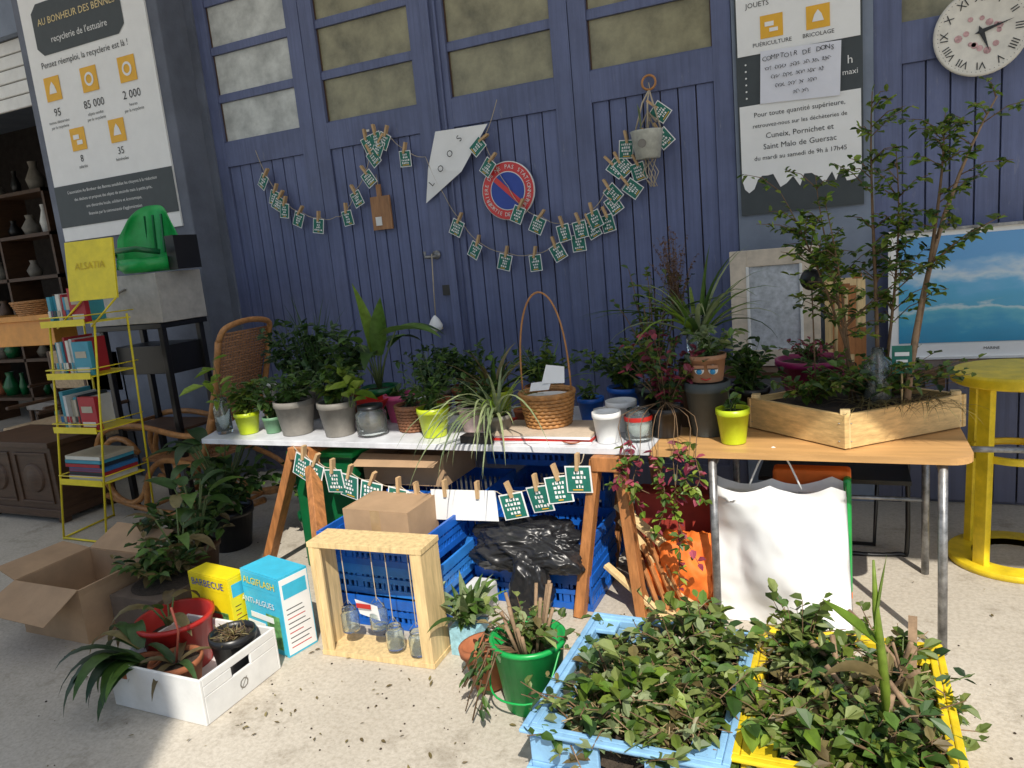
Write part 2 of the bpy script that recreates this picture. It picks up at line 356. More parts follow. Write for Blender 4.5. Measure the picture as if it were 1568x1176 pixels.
def doorleaf(name,x0,x1,l,r,pane):
    b=B(); yf=4.52
    b.box(x0,x1,4.565,4.59,.02,3.97,DKW)
    b.box(x0,l,yf,4.565,.02,3.97,PAINT2); b.box(r,x1,yf,4.565,.02,3.97,PAINT2)
    b.box(l,r,yf+.001,4.565,2.44,2.62,PAINT2); b.box(l,r,yf+.001,4.565,.02,.18,PAINT2)
    boards(b,l,r,.18,2.44,4.537,PAINT)
    for k in range(4):
        za=2.62+k*.34; zb=za+.29
        if zb>3.97: zb=3.95
        b.box(l,r,4.553,4.557,za,zb,pane)
        b.box(l,r,yf+.012,4.565,zb,za+.34,PAINT2)
        b.box(l,r,4.545,4.5525,za,za+.012,PAINT2); b.box(l,l+.01,4.546,4.5525,za+.012,zb,DKW); b.box(r-.01,r,4.546,4.5525,za+.012,zb,DKW)
    o=b.obj(name,bld,.004)
doorleaf('door_leaf',-4.43,-3.48,-4.33,-3.60,PANEL_)
doorleaf('door_leaf_2',-3.475,-2.475,-3.36,-2.61,PANE)
doorleaf('door_leaf_3',-2.465,-1.515,-2.35,-1.63,PANE)
doorleaf('door_leaf_4',-1.51,-.575,-1.40,-.68,PANE)
b=B(); b.box(-2.50,-2.44,4.50,4.519,.02,3.97,PAINT2)
b.tube([(-2.58,4.515,1.62),(-2.66,4.49,1.62),(-2.66,4.49,1.66)],.012,STEEL,8)
Tm=Matrix.Rotation(math.pi/2,4,'X')
b.lathe([(.03,0),(.03,.012),(0,.012)],(-2.58,4.515,1.63),STEEL,16,Tm)
b.tube([(-2.40,4.51,.15),(-2.40,4.51,3.9)],.009,PAINT2,6)
b.box(-2.56,-2.5,4.505,4.519,1.35,1.42,BLK)
b.obj('door_mullion',bld)
b=B(); b.box(.13,5,4.56,4.578,0,4.3,PAINT2); b.box(.13,.26,4.515,4.56,0,4.3,PAINT2); b.box(.26,3,4.517,4.56,2.36,2.56,PAINT2); boards(b,.26,3,0.02,2.36,4.535,PAINT,.11)
b.box(.26,.72,4.55,4.555,2.56,3.1,PANE); b.box(.72,.80,4.517,4.56,2.56,3.2,PAINT2); b.obj('side_door',bld,.004)
b=B(); b.box(-.8,1.6,4.12,4.49,.81,.84,DKW)
for x in (-.7,.4,1.4): b.box(x,x+.03,4.15,4.48,.74,.81,DKW)
b.obj('wall_shelf')
nb=grp('added_shadow_building')  # added out of view behind the camera to shade the ground at left
b=B(); b.box(-3.3,.98,-8,-4,0,9.7,pm('pale_render',(.6,.57,.5),.9,.08,2)); b.obj('walls',nb)
b=B()
for i in range(2):
    for k in range(3): b.box(-2.7+i*2,-1.7+i*2,-4.02,-3.98,.9+k*2.9,2.3+k*2.9,pm('window_glass',(.05,.06,.07),.1))
b.obj('windows',nb)
b=B(); b.add([(-3.5,-8.2,9.7),(1.2,-8.2,9.7),(1.2,-6,10.3),(-3.5,-6,10.3),(1.0,-4,9.71),(-3.4,-4,9.71)],[(0,1,2,3),(3,2,4,5)],TERRA); b.obj('roof',nb)
# ================= POSTERS
b=B(); y=4.235; b.box(-5.95,-4.60,y,4.25,2.03,4.1,PAP)
y-=.003
b.add([(-5.82,y,3.52),(-5.75,y,3.46),(-4.9,y,3.46),(-4.83,y,3.52),(-4.83,y,3.78),(-4.9,y,3.84),(-5.1,y,3.84),(-5.2,y,4.0),(-5.5,y,4.0),(-5.58,y,3.84),(-5.75,y,3.84),(-5.82,y,3.78)],[tuple(range(12))],SLATE)
b.text('AU BONHEUR DES BENNES',.072,(-5.32,y-.003,3.70),pm('cream_print',(.75,.6,.3),.6,.05)); b.text("recyclerie de l'estuaire",.07,(-5.32,y-.003,3.56),PAP)
b.text('Pensez réemploi, la recyclerie est là !',.066,(-5.32,y,3.39),INK)
def icon(b,x,z,s,y,glyph):
    b.box(x-s/2,x+s/2,y-.002,y,z-s/2,z+s/2,AMB); yy=y-.004
    if glyph==0: b.lathe([(s*.28,0),(s*.18,.001)],(x,yy,z),PAP,20,Tm)
    elif glyph==1:
        b.add([(x-s*.25,yy,z-s*.2),(x+s*.25,yy,z-s*.2),(x+s*.15,yy,z+s*.1),(x,yy,z+s*.3),(x-s*.15,yy,z+s*.1)],[(0,1,2,3,4)],PAP)
    else:
        b.add([(x-s*.3,yy,z),(x+s*.1,yy,z),(x+s*.1,yy,z+s*.2),(x-s*.3,yy,z+s*.2),(x-s*.1,yy,z-s*.25),(x+s*.28,yy,z-s*.25),(x+s*.28,yy,z-.01),(x-s*.1,yy,z-.01)],[(0,1,2,3),(4,5,6,7)],PAP)
for i,(x,t,u1) in enumerate(((-5.73,'95','tonnes détournées'),(-5.30,'85 000','objets vendus'),(-4.88,'2 000','heures'))):
    icon(b,x,3.21,.18,y,(1,0,0)[i]); b.text(t,.085,(x,y,3.03),INK); b.text(u1,.032,(x,y,2.96),INK); b.text('par la recyclerie',.032,(x,y,2.92),INK)
for i,(x,t,u1) in enumerate(((-5.55,'8','salariés'),(-5.10,'35','bénévoles'))):
    icon(b,x,2.80,.17,y,2 if i==0 else 1); b.text(t,.075,(x,y,2.65),INK); b.text(u1,.035,(x,y,2.59),INK)
b.box(-5.95,-4.60,y-.002,y,2.14,2.47,SLATE)
for k,t in enumerate(("L'association Au Bonheur des Bennes sensibilise les citoyens à la réduction","des déchets et propose des objets de seconde main à petits prix,","une démarche locale, solidaire et économique,","financée par la communauté d'agglomération")):
    b.text(t,.034,(-5.28,y-.004,2.41-k*.062),PAP)
b.obj('recycling_info_poster')
b=B(); y=4.485; b.box(-.55,.08,y,4.50,1.68,3.3,SLATE); y-=.003
b.box(-.54,.07,y-.002,y,2.53,3.3,PAP); b.box(-.54,.07,y-.002,y,1.93,2.27,PAP)
z0=1.93; xx=-.54; pts=[(-.54,z0)]
while xx<.07: pts.append((xx,U(1.80,1.90))); xx+=U(.012,.04)
pts+=[(.07,1.86),(.07,z0)]
b.add([(x,y-.002,z) for x,z in pts],[tuple(range(len(pts)))[::-1]],PAP)
for i,(x,t) in enumerate(((-.36,'PUÉRICULTURE'),(-.13,'BRICOLAGE'))): icon(b,x,2.66,.115,y-.003,2-i); b.text(t,.029,(x,y-.004,2.575),INK)
b.text('JOUETS',.036,(-.43,y-.004,2.78),INK)
for k,(t,s) in enumerate((('Pour toute quantité supérieure,',.036),('retrouvez-nous sur les déchèteries de',.031),('Cuneix, Pornichet et',.041),('Saint Malo de Guersac',.041),('du mardi au samedi de 9h à 17h45',.034))): b.text(t,s,(-.235,y-.004,2.215-k*.058),INK)
b.text('h',.06,(0.02,y-.002,2.42),PAP); b.text('maxi',.04,(.02,y-.002,2.36),PAP)
for k in range(6): b.disc((-.5,y-.001,2.31+k*.035),.005,PAP,10,'y')
b.add([(-.43,y-.008,2.27),(-.03,y-.012,2.25),(-.02,y-.018,2.52),(-.42,y-.007,2.54)],[(0,1,2,3)],pm('note_paper',(.72,.73,.80),.8,.03))
X=-.40
for ch in 'COMPTOIR DE DONS':
    if ch!=' ': b.text(ch,.034,(X,y-.022,2.495+U(-.004,.004)),INK,U(-.15,.15))
    X+=.0225
for k,(xa,xb) in enumerate(((-.40,-.06),(-.37,-.09),(-.35,-.12),(-.26,-.17))): b.scribble(xa,xb,y-.021,2.445-k*.047,.022,INK)
b.obj('donation_info_poster')
# ================= CLOCK
b=B(); c=V((.60,4.50,2.44))
CLK=pm('clock_face',(.68,.65,.58),.5,.12,14)
b.lathe([(.20,0),(.205,.02),(.2,.03),(.19,.026),(0,.026)],c,CLK,48,Tm)
for i,t in enumerate(('XII','I','II','III','IIII','V','VI','VII','VIII','IX','X','XI')):
    a=-i*math.pi/6; b.text(t,.05,c+V((-.155*math.sin(a),-.029,.155*math.cos(a))),INK,a)
for i in range(60):
    a=i*math.pi/30; b.disc(c+V((.185*math.sin(a),-.029,.185*math.cos(a))),.0018,INK,6,'y')
def hand(a,l,w):
    d=V((math.sin(a),0,math.cos(a))); x=V((d.z,0,-d.x)); o=c+V((0,-.033,0)); b.add([o-d*.03,o+x*w,o+d*l,o-x*w],[(0,1,2,3)],INK)
hand(math.radians(75),.14,.01); hand(math.radians(160),.1,.012); b.disc(c+V((0,-.036,0)),.012,INK,16,'y')
for i in range(14):
    a=U(0,6.28); r=U(.05,.1); b.disc(c+V((r*math.cos(a),-.028,r*math.sin(a))),U(.008,.018),pm('clock_flower',(.5,.3,.3),.5,.5,40),8,'y')
b.obj('wall_clock')
# ================= painting
sm=bpy.data.materials.new('seascape_print'); sm.use_nodes=True; nt=sm.node_tree; N=nt.nodes; Lk=nt.links; p=N['Principled BSDF']; p.inputs['Roughness'].default_value=.25
tc=N.new('ShaderNodeTexCoord'); sp=N.new('ShaderNodeSeparateXYZ'); Lk.new(tc.outputs['Generated'],sp.inputs[0])
mp=N.new('ShaderNodeMapping'); mp.inputs['Scale'].default_value=(3,1,4.5); mp.inputs['Rotation'].default_value=(0,.2,0); Lk.new(tc.outputs['Generated'],mp.inputs[0])
no=N.new('ShaderNodeTexNoise'); no.inputs['Scale'].default_value=1.5; no.inputs['Detail'].default_value=10; Lk.new(mp.outputs[0],no.inputs['Vector'])
ma=N.new('ShaderNodeMath'); ma.operation='MULTIPLY_ADD'; ma.inputs[1].default_value=.45; Lk.new(no.outputs[0],ma.inputs[0]); Lk.new(sp.outputs[2],ma.inputs[2])
r=N.new('ShaderNodeValToRGB'); Lk.new(ma.outputs[0],r.inputs[0]); e=r.color_ramp.elements
e[0].position=.2; e[0].color=(.03,.26,.46,1); e[1].position=1.0; e[1].color=(.10,.32,.62,1)
for pp_,cc in ((.40,(.03,.30,.52,1)),(.50,(.10,.42,.55,1)),(.55,(.45,.6,.66,1)),(.58,(.06,.34,.55,1)),(.70,(.07,.36,.60,1)),(.78,(.12,.40,.66,1)),(.86,(.5,.62,.72,1)),(.93,(.2,.42,.68,1))): q=e.new(pp_); q.color=cc
Lk.new(r.outputs[0],p.inputs['Base Color'])
pg=grp('seascape_picture')
b=B(); b.box(.20,1.12,4.40,4.42,.85,1.51,PAP); b.obj('mount',pg)
b=B(); b.box(.24,1.10,4.396,4.399,.93,1.48,sm); b.obj('print',pg)
b=B()
for a in ((.19,.205,.845,1.52),(1.11,1.125,.845,1.52)): b.box(a[0],a[1],4.385,4.425,a[2],a[3],WHT)
b.box(.205,1.11,4.385,4.425,.843,.855,WHT); b.box(.205,1.11,4.385,4.425,1.505,1.52,STEEL); b.text('MARINE',.02,(.66,4.397,.895),INK); b.obj('frame',pg)
b=B(); y=4.28; MW=pm('whitewashed_frame',(.58,.50,.40),.6,.25,8)
x0,x1,z0,z1=-.60,-.14,.845,1.49
b.box(x0,x0+.09,y,y+.03,z0,z1,MW);b.box(x1-.09,x1,y,y+.03,z0,z1,MW);b.box(x0+.09,x1-.09,y,y+.03,z0,z0+.09,MW);b.box(x0+.09,x1-.09,y,y+.03,z1-.09,z1,MW)
b.box(x0+.09,x1-.09,y+.015,y+.02,z0+.09,z1-.09,pm('old_mirror',(.62,.66,.72),.2,.3,25,metal=.3))
b.box(x0+.085,x0+.1,y-.004,y+.01,z0+.09,z1-.09,WHT);b.box(x1-.1,x1-.085,y-.004,y+.01,z0+.09,z1-.09,WHT)
b.obj('mirror_frame',None,.004)
b=B(); b.box(-.12,.08,4.35,4.37,.845,1.30,PINEV); b.box(-.08,.04,4.345,4.349,.89,1.26,OAK); b.obj('wooden_picture_frame')
# ================= wall things
b=B(); c=V((-1.99,4.50,1.99)); R_=.185
b.lathe([(R_,0),(R_,.01),(0,.01)],c,WHT,48,Tm); RS=pm('sign_red',(.62,.04,.04),.35,.08); BS=pm('sign_blue',(.015,.05,.32),.35,.08)
b.disc(c+V((0,-.012,0)),R_*.97,RS,48,'y'); b.disc(c+V((0,-.014,0)),R_*.66,WHT,48,'y'); b.disc(c+V((0,-.016,0)),R_*.63,BS,48,'y')
d=V((math.sin(-.8),0,math.cos(-.8))); x=V((d.z,0,-d.x)); o=c+V((0,-.018,0)); b.add([o-d*.117-x*.016,o+d*.117-x*.016,o+d*.117+x*.016,o-d*.117+x*.016],[(0,3,2,1)],RS)
t='PRIERE DE NE PAS STATIONNER'
for i,ch in enumerate(t):
    a=math.radians(118-i*9.1); 
    if ch!=' ': b.text(ch,.036,c+V((-R_*.81*math.sin(a),-.016,R_*.81*math.cos(a))),WHT,a)
for i,ch in enumerate('SORTIE DE VOITURE'):
    a=math.radians(-62+i*7.6)
    if ch!=' ': b.text(ch,.034,c+V((R_*.81*math.sin(a),-.016,-R_*.81*math.cos(a))),WHT,a)
b.obj('no_parking_sign')
b=B(); CB=pm('cutting_board_wood',(.32,.16,.07),.6,.3,10,stretch=(4,4,.7))
b.box(-3.06,-2.90,4.50,4.515,1.84,2.07,CB); b.box(-3.0,-2.965,4.50,4.515,2.07,2.15,CB); b.box(-3.03,-2.98,4.495,4.499,1.87,1.93,WHT); b.tube([(-2.985,4.505,2.14),(-2.99,4.51,2.22),(-2.98,4.505,2.14)],.003,CORD); b.obj('cutting_board',None,.006)
b=B(); b.tube([(-1.04+.04*math.cos(a*.3927),4.49,2.49+.04*math.sin(a*.3927)) for a in range(16)],.007,RATT,6,True)
for s in (-1,0,1): b.tube([(-1.04,4.49,2.45),(-1.05+s*.03,4.47,2.38),(-1.05+s*.075,4.44,2.22)],.005,CORD,5)
for k in range(6): b.tube([(-1.05-.05+.02*k,4.46,2.24+.03*(k%2)),(-1.05,4.47,2.33),(-1.0,4.46,2.26)],.005,CORD,5)
b.lathe([(0,0),(.07,0),(.092,.15),(.097,.155),(.088,.153),(.066,.01),(0,.01)],(-1.05,4.41,2.06),ENAM,28); b.disc((-1.06,4.325,2.14),.025,GREY,12,'y')
for k in range(8): b.tube([(-1.05+U(-.05,.05),4.44,2.07),(-1.05+U(-.06,.06),4.43,1.98),(-1.03+U(-.02,.02),4.43,1.9)],.003,CORD,4)
b.leaf((-1.08,4.4,2.2),(0,-.3,1),.2,.05,G4)
b.obj('hanging_plant_bucket')
b=B(); b.tube([(-2.60,4.48,1.64),(-2.61,4.47,1.4),(-2.62,4.47,1.2)],.004,CORD,5); b.lathe([(.005,.1),(.03,.07),(.05,.03),(.045,0),(0,-.01)],(-2.62,4.46,1.12),PAP,16); b.tube([(-2.66,4.47,1.13),(-2.62,4.45,1.11),(-2.57,4.47,1.13)],.008,CORD,6); b.obj('hanging_door_bell')
b=B(); b.add([(-2.48,4.50,2.43),(-2.09,4.49,2.42),(-2.30,4.47,2.15),(-2.61,4.50,1.98),(-2.56,4.49,2.2)],[(0,4,3,2,1)],PAP)
for i,ch in enumerate('LOOS'): b.text(ch,.06,(-2.53+i*.08,4.465,2.10+i*.085),INK,.8)
b.obj('paper_pennant')
b=B(); b.text('5',.17,(-3.03,4.515,2.46),WHT); b.obj('house_number')
def garland(name,y,path,cards,extra=None,cs=1,wide=.082):
    b=B(); pts=[V((x,y,z)) for x,z in path]; pp=[]
    for i in range(len(pts)-1):
        for k in range(5):
            t=k/5; q=pts[i].lerp(pts[i+1],t); q.z-=.02*math.sin(math.pi*t); pp.append(q)
    pp.append(pts[-1]); b.tube(pp,.0025,CORD,4)
    for x,z in cards:
        near=min(range(len(path)),key=lambda i:(path[i][0]-x)**2+(path[i][1]-z)**2); i0=max(0,near-1);i1=min(len(path)-1,near+1)
        sl=math.atan2(path[i1][1]-path[i0][1],abs(path[i1][0]-path[i0][0])+.02)
        a=max(-.7,min(.7,sl*.5))+U(-.3,.3); w=wide*cs*1.08; h=.106*cs; o=V((x,y-.012,z-.01)); X=V((math.cos(a),U(-.2,.2),math.sin(a))); Z=V((-math.sin(a),U(-.08,.02),math.cos(a)))
        def rq(u0,u1,v0,v1,m,dy): b.add([o+X*(w*u)+Z*(h*(v-1))+V((0,-dy,0)) for u,v in ((u0,v0),(u1,v0),(u1,v1),(u0,v1))],[(0,1,2,3)],m)
        rq(-.5,.5,0,1,PAP,0); rq(-.44,.44,.05,.95,CGRN,.002)
        for k in range(4):
            q=U(.1,.34); u0=-q
            while u0<q: w_=U(.05,.12); rq(u0,min(q+.05,u0+w_),.70-k*.17,.81-k*.17+U(-.03,.02),PAP,.004); u0+=w_+.05
        rq(U(-.3,0),U(.1,.35),.10,.14,AMB,.004)
        b.box(-.007,.007,-.02,.01,-.03,.045,PIN,Matrix.Translation((x,y-.004,z))@Matrix.Rotation(-a+U(-.3,.3),4,'Y'))
    if extra: extra(b)
    return b.obj(name)
p1=[(-4.01,2.52),(-3.94,2.34),(-3.87,2.22),(-3.80,2.12),(-3.67,2.04),(-3.51,1.98),(-3.36,1.97),(-3.26,2.01),(-3.17,2.13),(-3.06,2.25),(-3.0,2.38),(-2.94,2.50),(-2.85,2.48),(-2.72,2.35),(-2.57,2.28),(-2.46,2.02),(-2.36,1.85),(-2.24,1.69),(-2.04,1.60),(-1.84,1.58),(-1.70,1.63),(-1.54,1.68),(-1.46,1.75),(-1.32,1.88),(-1.21,1.95),(-1.25,2.09),(-1.19,2.2),(-1.14,2.06),(-1.08,2.2),(-1.02,2.36),(-1.04,2.49)]
garland('card_garland',4.49,p1,[q for i,q in enumerate(p1) if i not in (0,6,14,15,30)]+[(-2.9,2.44),(-3.02,2.48),(-3.83,2.17),(-1.0,2.22),(-1.3,2.08),(-1.35,1.78)])
p2=[(-2.0,2.55),(-2.12,2.33),(-2.07,2.2),(-1.98,2.02),(-1.90,1.89),(-1.77,1.81),(-1.63,1.75),(-1.52,1.76),(-1.43,1.81),(-1.32,1.94)]
garland('card_garland',4.47,p2,[q for i,q in enumerate(p2) if i not in (0,3)])
p3=[(-2.60,.74),(-2.53,.70),(-2.46,.665),(-2.36,.635),(-2.26,.61),(-2.13,.58),(-1.98,.555),(-1.88,.535),(-1.79,.54),(-1.46,.55),(-1.39,.56),(-1.26,.60),(-1.16,.65),(-1.06,.70),(-1.03,.74)]
def ex(b):
    b.add([(-1.80,2.845,.55),(-1.46,2.845,.56),(-1.45,2.83,.42),(-1.79,2.835,.405)],[(0,3,2,1)],PAP)
    for x in (-1.72,-1.55): b.box(x-.007,x+.007,2.83,2.86,.52,.60,PIN)
garland('card_garland',2.86,p3,[q for i,q in enumerate(p3) if i not in (0,8,9,14)],ex,1.16,.09)
# ================= TABLES
b=B(); b.add([(x,y,z) for z in (.722,.75) for x,y in ((-3.28,2.90),(-.76,2.92),(-.76,3.72),(-3.6,3.68))],[(0,3,2,1),(4,5,6,7),(0,1,5,4),(1,2,6,5),(2,3,7,6),(3,0,4,7)],pm('white_board',(.62,.63,.66),.4,.25,6,detail=9)); b.obj('white_table_board',None,.002)
def trestle(name,A,Bf,top):
    b=B(); L=.55
    for k,dy in ((0,0),(1,L)):
        o=V((0,dy,0))
        b.beam(V(top)+V((-.05,0,0))+o,V(A)+o*(.9),.045,.07,OAK,V((0,1,0))); b.beam(V(top)+V((.05,0,0))+o,V(Bf)+o,.045,.07,OAK,V((0,1,0)))
        m=.42; pa=V(top).lerp(V(A),1-m)+o; pb=V(top).lerp(V(Bf),1-m)+o
        if k: b.beam(pa,pb,.02,.06,OAK,V((0,1,0)))
    b.box(top[0]-.06,top[0]+.06,top[1]-.05,top[1]+L+.05,.655,.72,OAK); 
    b.beam(V(top).lerp(V(Bf),.7),V(top).lerp(V(Bf),.7)+V((0,L,0)),.02,.06,OAK)
    return b.obj(name,None,.004)
trestle('wooden_trestle',(-2.98,2.93,0),(-2.13,2.40,0),(-2.60,2.93,.70))
trestle('wooden_trestle',(-1.10,2.84,0),(-.83,2.89,0),(-.95,2.93,.70))
b=B(); x0,x1,y0,y1,r_=-.755,.40,2.90,3.66,.08; prof=[(x0,y0)]
for k in range(7): a=-math.pi/2+k*math.pi/12; prof.append((x1-r_+r_*math.cos(a),y0+r_+r_*math.sin(a)))
for k in range(7): a=k*math.pi/12; prof.append((x1-r_+r_*math.cos(a),y1-r_+r_*math.sin(a)))
prof.append((x0,y1)); n=len(prof)
b.add([(x,y,.725) for x,y in prof]+[(x,y,.75) for x,y in prof],[tuple(range(n))[::-1],tuple(range(n,2*n))]+[(i,(i+1)%n,n+(i+1)%n,n+i) for i in range(n)],TTOP)
for x in (-.51,.30):
    for y in (2.93,3.58): b.tube([(x,y,.72),(x,y-.04 if y<3 else y,.0)],.0165,STEEL,10)
    b.tube([(x,2.93,.68),(x,3.58,.68)],.012,STEEL,8)
b.tube([(.3,3.58,.35),(-.51,3.58,.35)],.01,STEEL,8)
b.tube([(.3,3.2,.70),(.62,3.2,.70)],.012,STEEL,8)
b.obj('folding_table')
b=B(); b.ctube([(.24,3.3,.65),(.24,3.74,.62),(.24,3.76,.06),(.2,3.75,.012),(.02,3.72,.012),(-.02,3.7,.06),(-.02,3.6,.45)],.011,BLK,8)
b.tube([(-.4,3.9,.45),(-.4,3.85,.012),(.1,3.85,.012),(.12,3.85,.45)],.011,BLK,8); b.box(-.4,.24,3.5,3.9,.44,.46,BLK); b.obj('metal_chair')
b=B(); c=(.68,3.82); b.lathe([(0,.84),(.25,.84),(.265,.85),(.265,.885),(.255,.895),(0,.895)],(*c,0),YEL,40)
for a in (0.8,2.4,3.9,5.4):
    b.beam((c[0]+.19*math.cos(a),c[1]+.19*math.sin(a),.84),(c[0]+.21*math.cos(a),c[1]+.21*math.sin(a),.02),.06,.035,YEL,V((math.cos(a),math.sin(a),0)))
b.lathe([(.17,0),(.27,0),(.275,.015),(.27,.03),(.17,.03)],(*c,0),YEL,40); b.lathe([(.17,0.5),(.19,0.5),(.19,.53),(.17,.53)],(*c,0),YEL,40); b.obj('yellow_bar_stool',None,.003)
# ================= TABLE ITEMS
def P(name,f,**k):
    b=B(); f(b); return b.obj(name,None,**k)
Z=.752
def pp(name,x,y,r,h,mat,fn,z=Z,**k):
    b=B(); pot(b,x,y,z,r,h,mat,**k); fn(b,x,y,z+h*.85); return b.obj(name)
P('glass_vase',lambda b:(jar(b,-3.23,3.03,Z,.045,.2),bush(b,-3.23,3.03,Z+.1,.08,.06,.38,3,6,.12,.04,G3)))
pp('potted_succulent',-3.06,3.04,.068,.12,LIME,lambda b,x,y,z:bush(b,x,y,z,.15,.1,.22,18,9,.06,.035,[G1,G7]))
pp('potted_succulent',-2.90,3.06,.052,.09,pm('sage_pot',(.12,.25,.14),.5),lambda b,x,y,z:bush(b,x,y,z,.12,.1,.20,12,8,.06,.03,G1))
pp('potted_plant',-2.73,3.06,.107,.185,GREY,lambda b,x,y,z:bush(b,x,y,z,.18,.13,.24,24,9,.05,.03,[G1,G2]))
pp('potted_jade_plant',-2.44,3.05,.10,.18,GREY,lambda b,x,y,z:(bush(b,x,y,z,.15,.12,.26,20,9,.06,.04,[G1,G2,G7]),bush(b,x+.12,y-.03,z,.04,.04,.18,3,5,.11,.09,G3)))
P('glass_jar',lambda b:(jar(b,-2.24,3.06,Z,.08,.15,BLK),b.lathe([(0,.0),(.07,.0),(.07,.09),(0,.1)],(-2.24,3.06,Z+.01),DKW,20)))
P('wicker_pot_basket',lambda b:(weave(b,-2.05,3.17,Z,.075,.09,.13,8,pm('dark_wicker',(.22,.09,.04),.6,.3,30)),b.disc((-2.05,3.17,Z+.12),.085,SOIL),bush(b,-2.05,3.17,Z+.12,.1,.1,.12,7,7,.04,.02,G2)))
pp('pink_pot',-2.25,3.36,.09,.15,PINK,lambda b,x,y,z:bush(b,x,y,z,.06,.06,.06,4,5,.05,.03,G1)); 
P('red_bowl',lambda b:b.lathe([(0,0),(.06,0),(.1,.06),(.105,.065),(.095,.065),(.055,.008),(0,.008)],(-2.36,3.24,Z+.08),RED,28))
pp('potted_plant',-1.87,3.06,.078,.145,LIME,lambda b,x,y,z:bush(b,x,y,z,.14,.11,.34,22,10,.045,.028,[G1,G2]))
pp('potted_plant',-1.70,3.18,.085,.13,pm('white_red_pot',(.55,.40,.38),.5,.4,15),lambda b,x,y,z:bush(b,x,y,z,.14,.10,.17,18,9,.045,.025,[G1,G2]))
def spider(b,x,y,z):
    straps(b,x,y,z,30,.34,.016,[G4,G3],.9,(.5,1.3),.5,.5)
    for i in range(22):
        a=U(-2.2,-.9); e=U(.3,.9); b.strap((x,y-.02,z+.02),(math.cos(a)*math.cos(e),math.sin(a)*math.cos(e),math.sin(e)),U(.4,.66),.015,G4,U(.9,1.3),n=10,curl=U(-.6,.6),taper=.5)
pp('spider_plant',-1.52,3.06,.07,.11,GREY,spider)
pp('potted_bromeliad',-1.70,3.42,.095,.15,LIME,lambda b,x,y,z:(straps(b,x,y,z,34,.32,.028,[G1,G5,G7,G5,G2],.5,(.6,1.4))))
pp('potted_plant',-2.93,3.38,.11,.18,GREY,lambda b,x,y,z:(bush(b,x,y,z,.25,.18,.52,36,13,.06,.032,G2),straps(b,x+.12,y,z,34,.58,.013,G2,.3,(1.0,1.5))))
pp('banana_plant',-2.42,3.42,.11,.18,DGRN,lambda b,x,y,z:(broad(b,x,y,z,8,.38,.30,.10,[G1,G2],.55),b.strap((x+.1,y-.05,z+.32),(.9,-.2,.25),.44,.11,G1,.35,taper=.75),b.strap((x-.02,y,z+.2),(-.15,0,1),.42,.11,G3,.2,taper=.75),b.strap((x+.03,y,z+.2),(.25,-.2,1),.36,.10,G1,.3,taper=.75),b.strap((x-.1,y,z+.15),(-.7,-.2,1),.34,.10,G2,.4,taper=.75)))
pp('potted_plant',-2.62,3.35,.1,.18,TERRA,lambda b,x,y,z:bush(b,x,y,z,.2,.16,.42,28,12,.06,.035,[G1,G2]))
pp('potted_plant',-2.08,3.45,.1,.16,GREY,lambda b,x,y,z:bush(b,x,y,z,.2,.16,.30,34,11,.045,.026,G2))
pp('potted_plant',-1.90,3.52,.1,.16,TERRA,lambda b,x,y,z:bush(b,x,y,z,.2,.15,.30,30,11,.045,.026,[G1,G2]))
pp('potted_plant',-1.45,3.50,.1,.16,pm('orange_pot',(.5,.18,.06),.6),lambda b,x,y,z:(bush(b,x,y,z,.2,.12,.28,28,11,.045,.026,[G1,G7,G2]),straps(b,x,y,z,18,.32,.015,G1,.4)))
pp('potted_plant',-1.02,3.55,.1,.14,BLUE,lambda b,x,y,z:bush(b,x,y,z,.27,.16,.28,38,11,.045,.027,[G1,G2,G7]))
pp('blue_pot',-1.16,3.38,.065,.12,BLUE,lambda b,x,y,z:bush(b,x,y,z,.08,.08,.12,8,8,.035,.02,G1))
P('white_flower_pot',lambda b:(pot(b,-3.02,3.2,Z+.16,.045,.09,WHT),pot(b,-3.02,3.2,Z,.055,.155,TERRA,soil=False)))
P('plastic_tray',lambda b:(b.box(-2.2,-1.95,3.28,3.45,Z,Z+.05,WHT),b.box(-1.98,-1.7,3.26,3.36,Z,Z+.03,PAP),pot(b,-2.1,3.36,Z+.051,.05,.09,PAP),pot(b,-1.98,3.35,Z+.051,.045,.08,TERRA)),bevel=.003)
P('seedling_tray',lambda b:(b.box(-1.66,-1.5,2.93,3.0,Z,Z+.035,BLK),b.box(-1.66,-1.5,3.17,3.24,Z,Z+.05,RED),[pot(b,x,3.3,Z,.04,.08,m_) for x,m_ in ((-1.5,TERRA),(-1.08,WHT),(-.87,TERRA))],b.lathe([(0,0),(.06,0),(.075,.012),(.07,.012),(.055,.004),(0,.004)],(-1.12,3.02,Z),TERRA,24)))
def basket(b):
    x,y,z=-1.29,3.14,Z+.044; weave(b,x,y,z,.098,.125,.155,9,WICK)
    b.tube([(x+.122*math.cos(t),y,z+.15+.47*max(0,math.sin(t))**.75) for t in [math.pi*k/24 for k in range(25)]],.0045,RATT,6)
    b.add([(x-.01,y-.03,z+.2),(x+.1,y-.02,z+.2),(x+.09,y+.02,z+.27),(x-.0,y+.02,z+.28)],[(0,1,2,3)],PAP)
    b.add([(x-.06,y-.06,z+.17),(x+.04,y-.07,z+.18),(x+.03,y+.0,z+.21),(x-.07,y-.01,z+.2)],[(0,1,2,3)],PAP); b.disc((x,y,z+.135),.112,PAP)
P('wicker_basket',basket)
def mags(b):
    for k,(m,a) in enumerate(((PAP,0),(RED,.03),(PAP,-.02),(pm('tan_paper',(.5,.4,.3),.8),.02))):
        T=Matrix.Translation((-1.27,3.09,Z+k*.011))@Matrix.Rotation(a,4,'Z'); b.box(-.24,.24,-.13,.13,0,.01,m,T)
P('magazine_stack',mags)
P('white_cup',lambda b:pot(b,-.97,3.02,Z,.062,.135,WHT,soil=False))
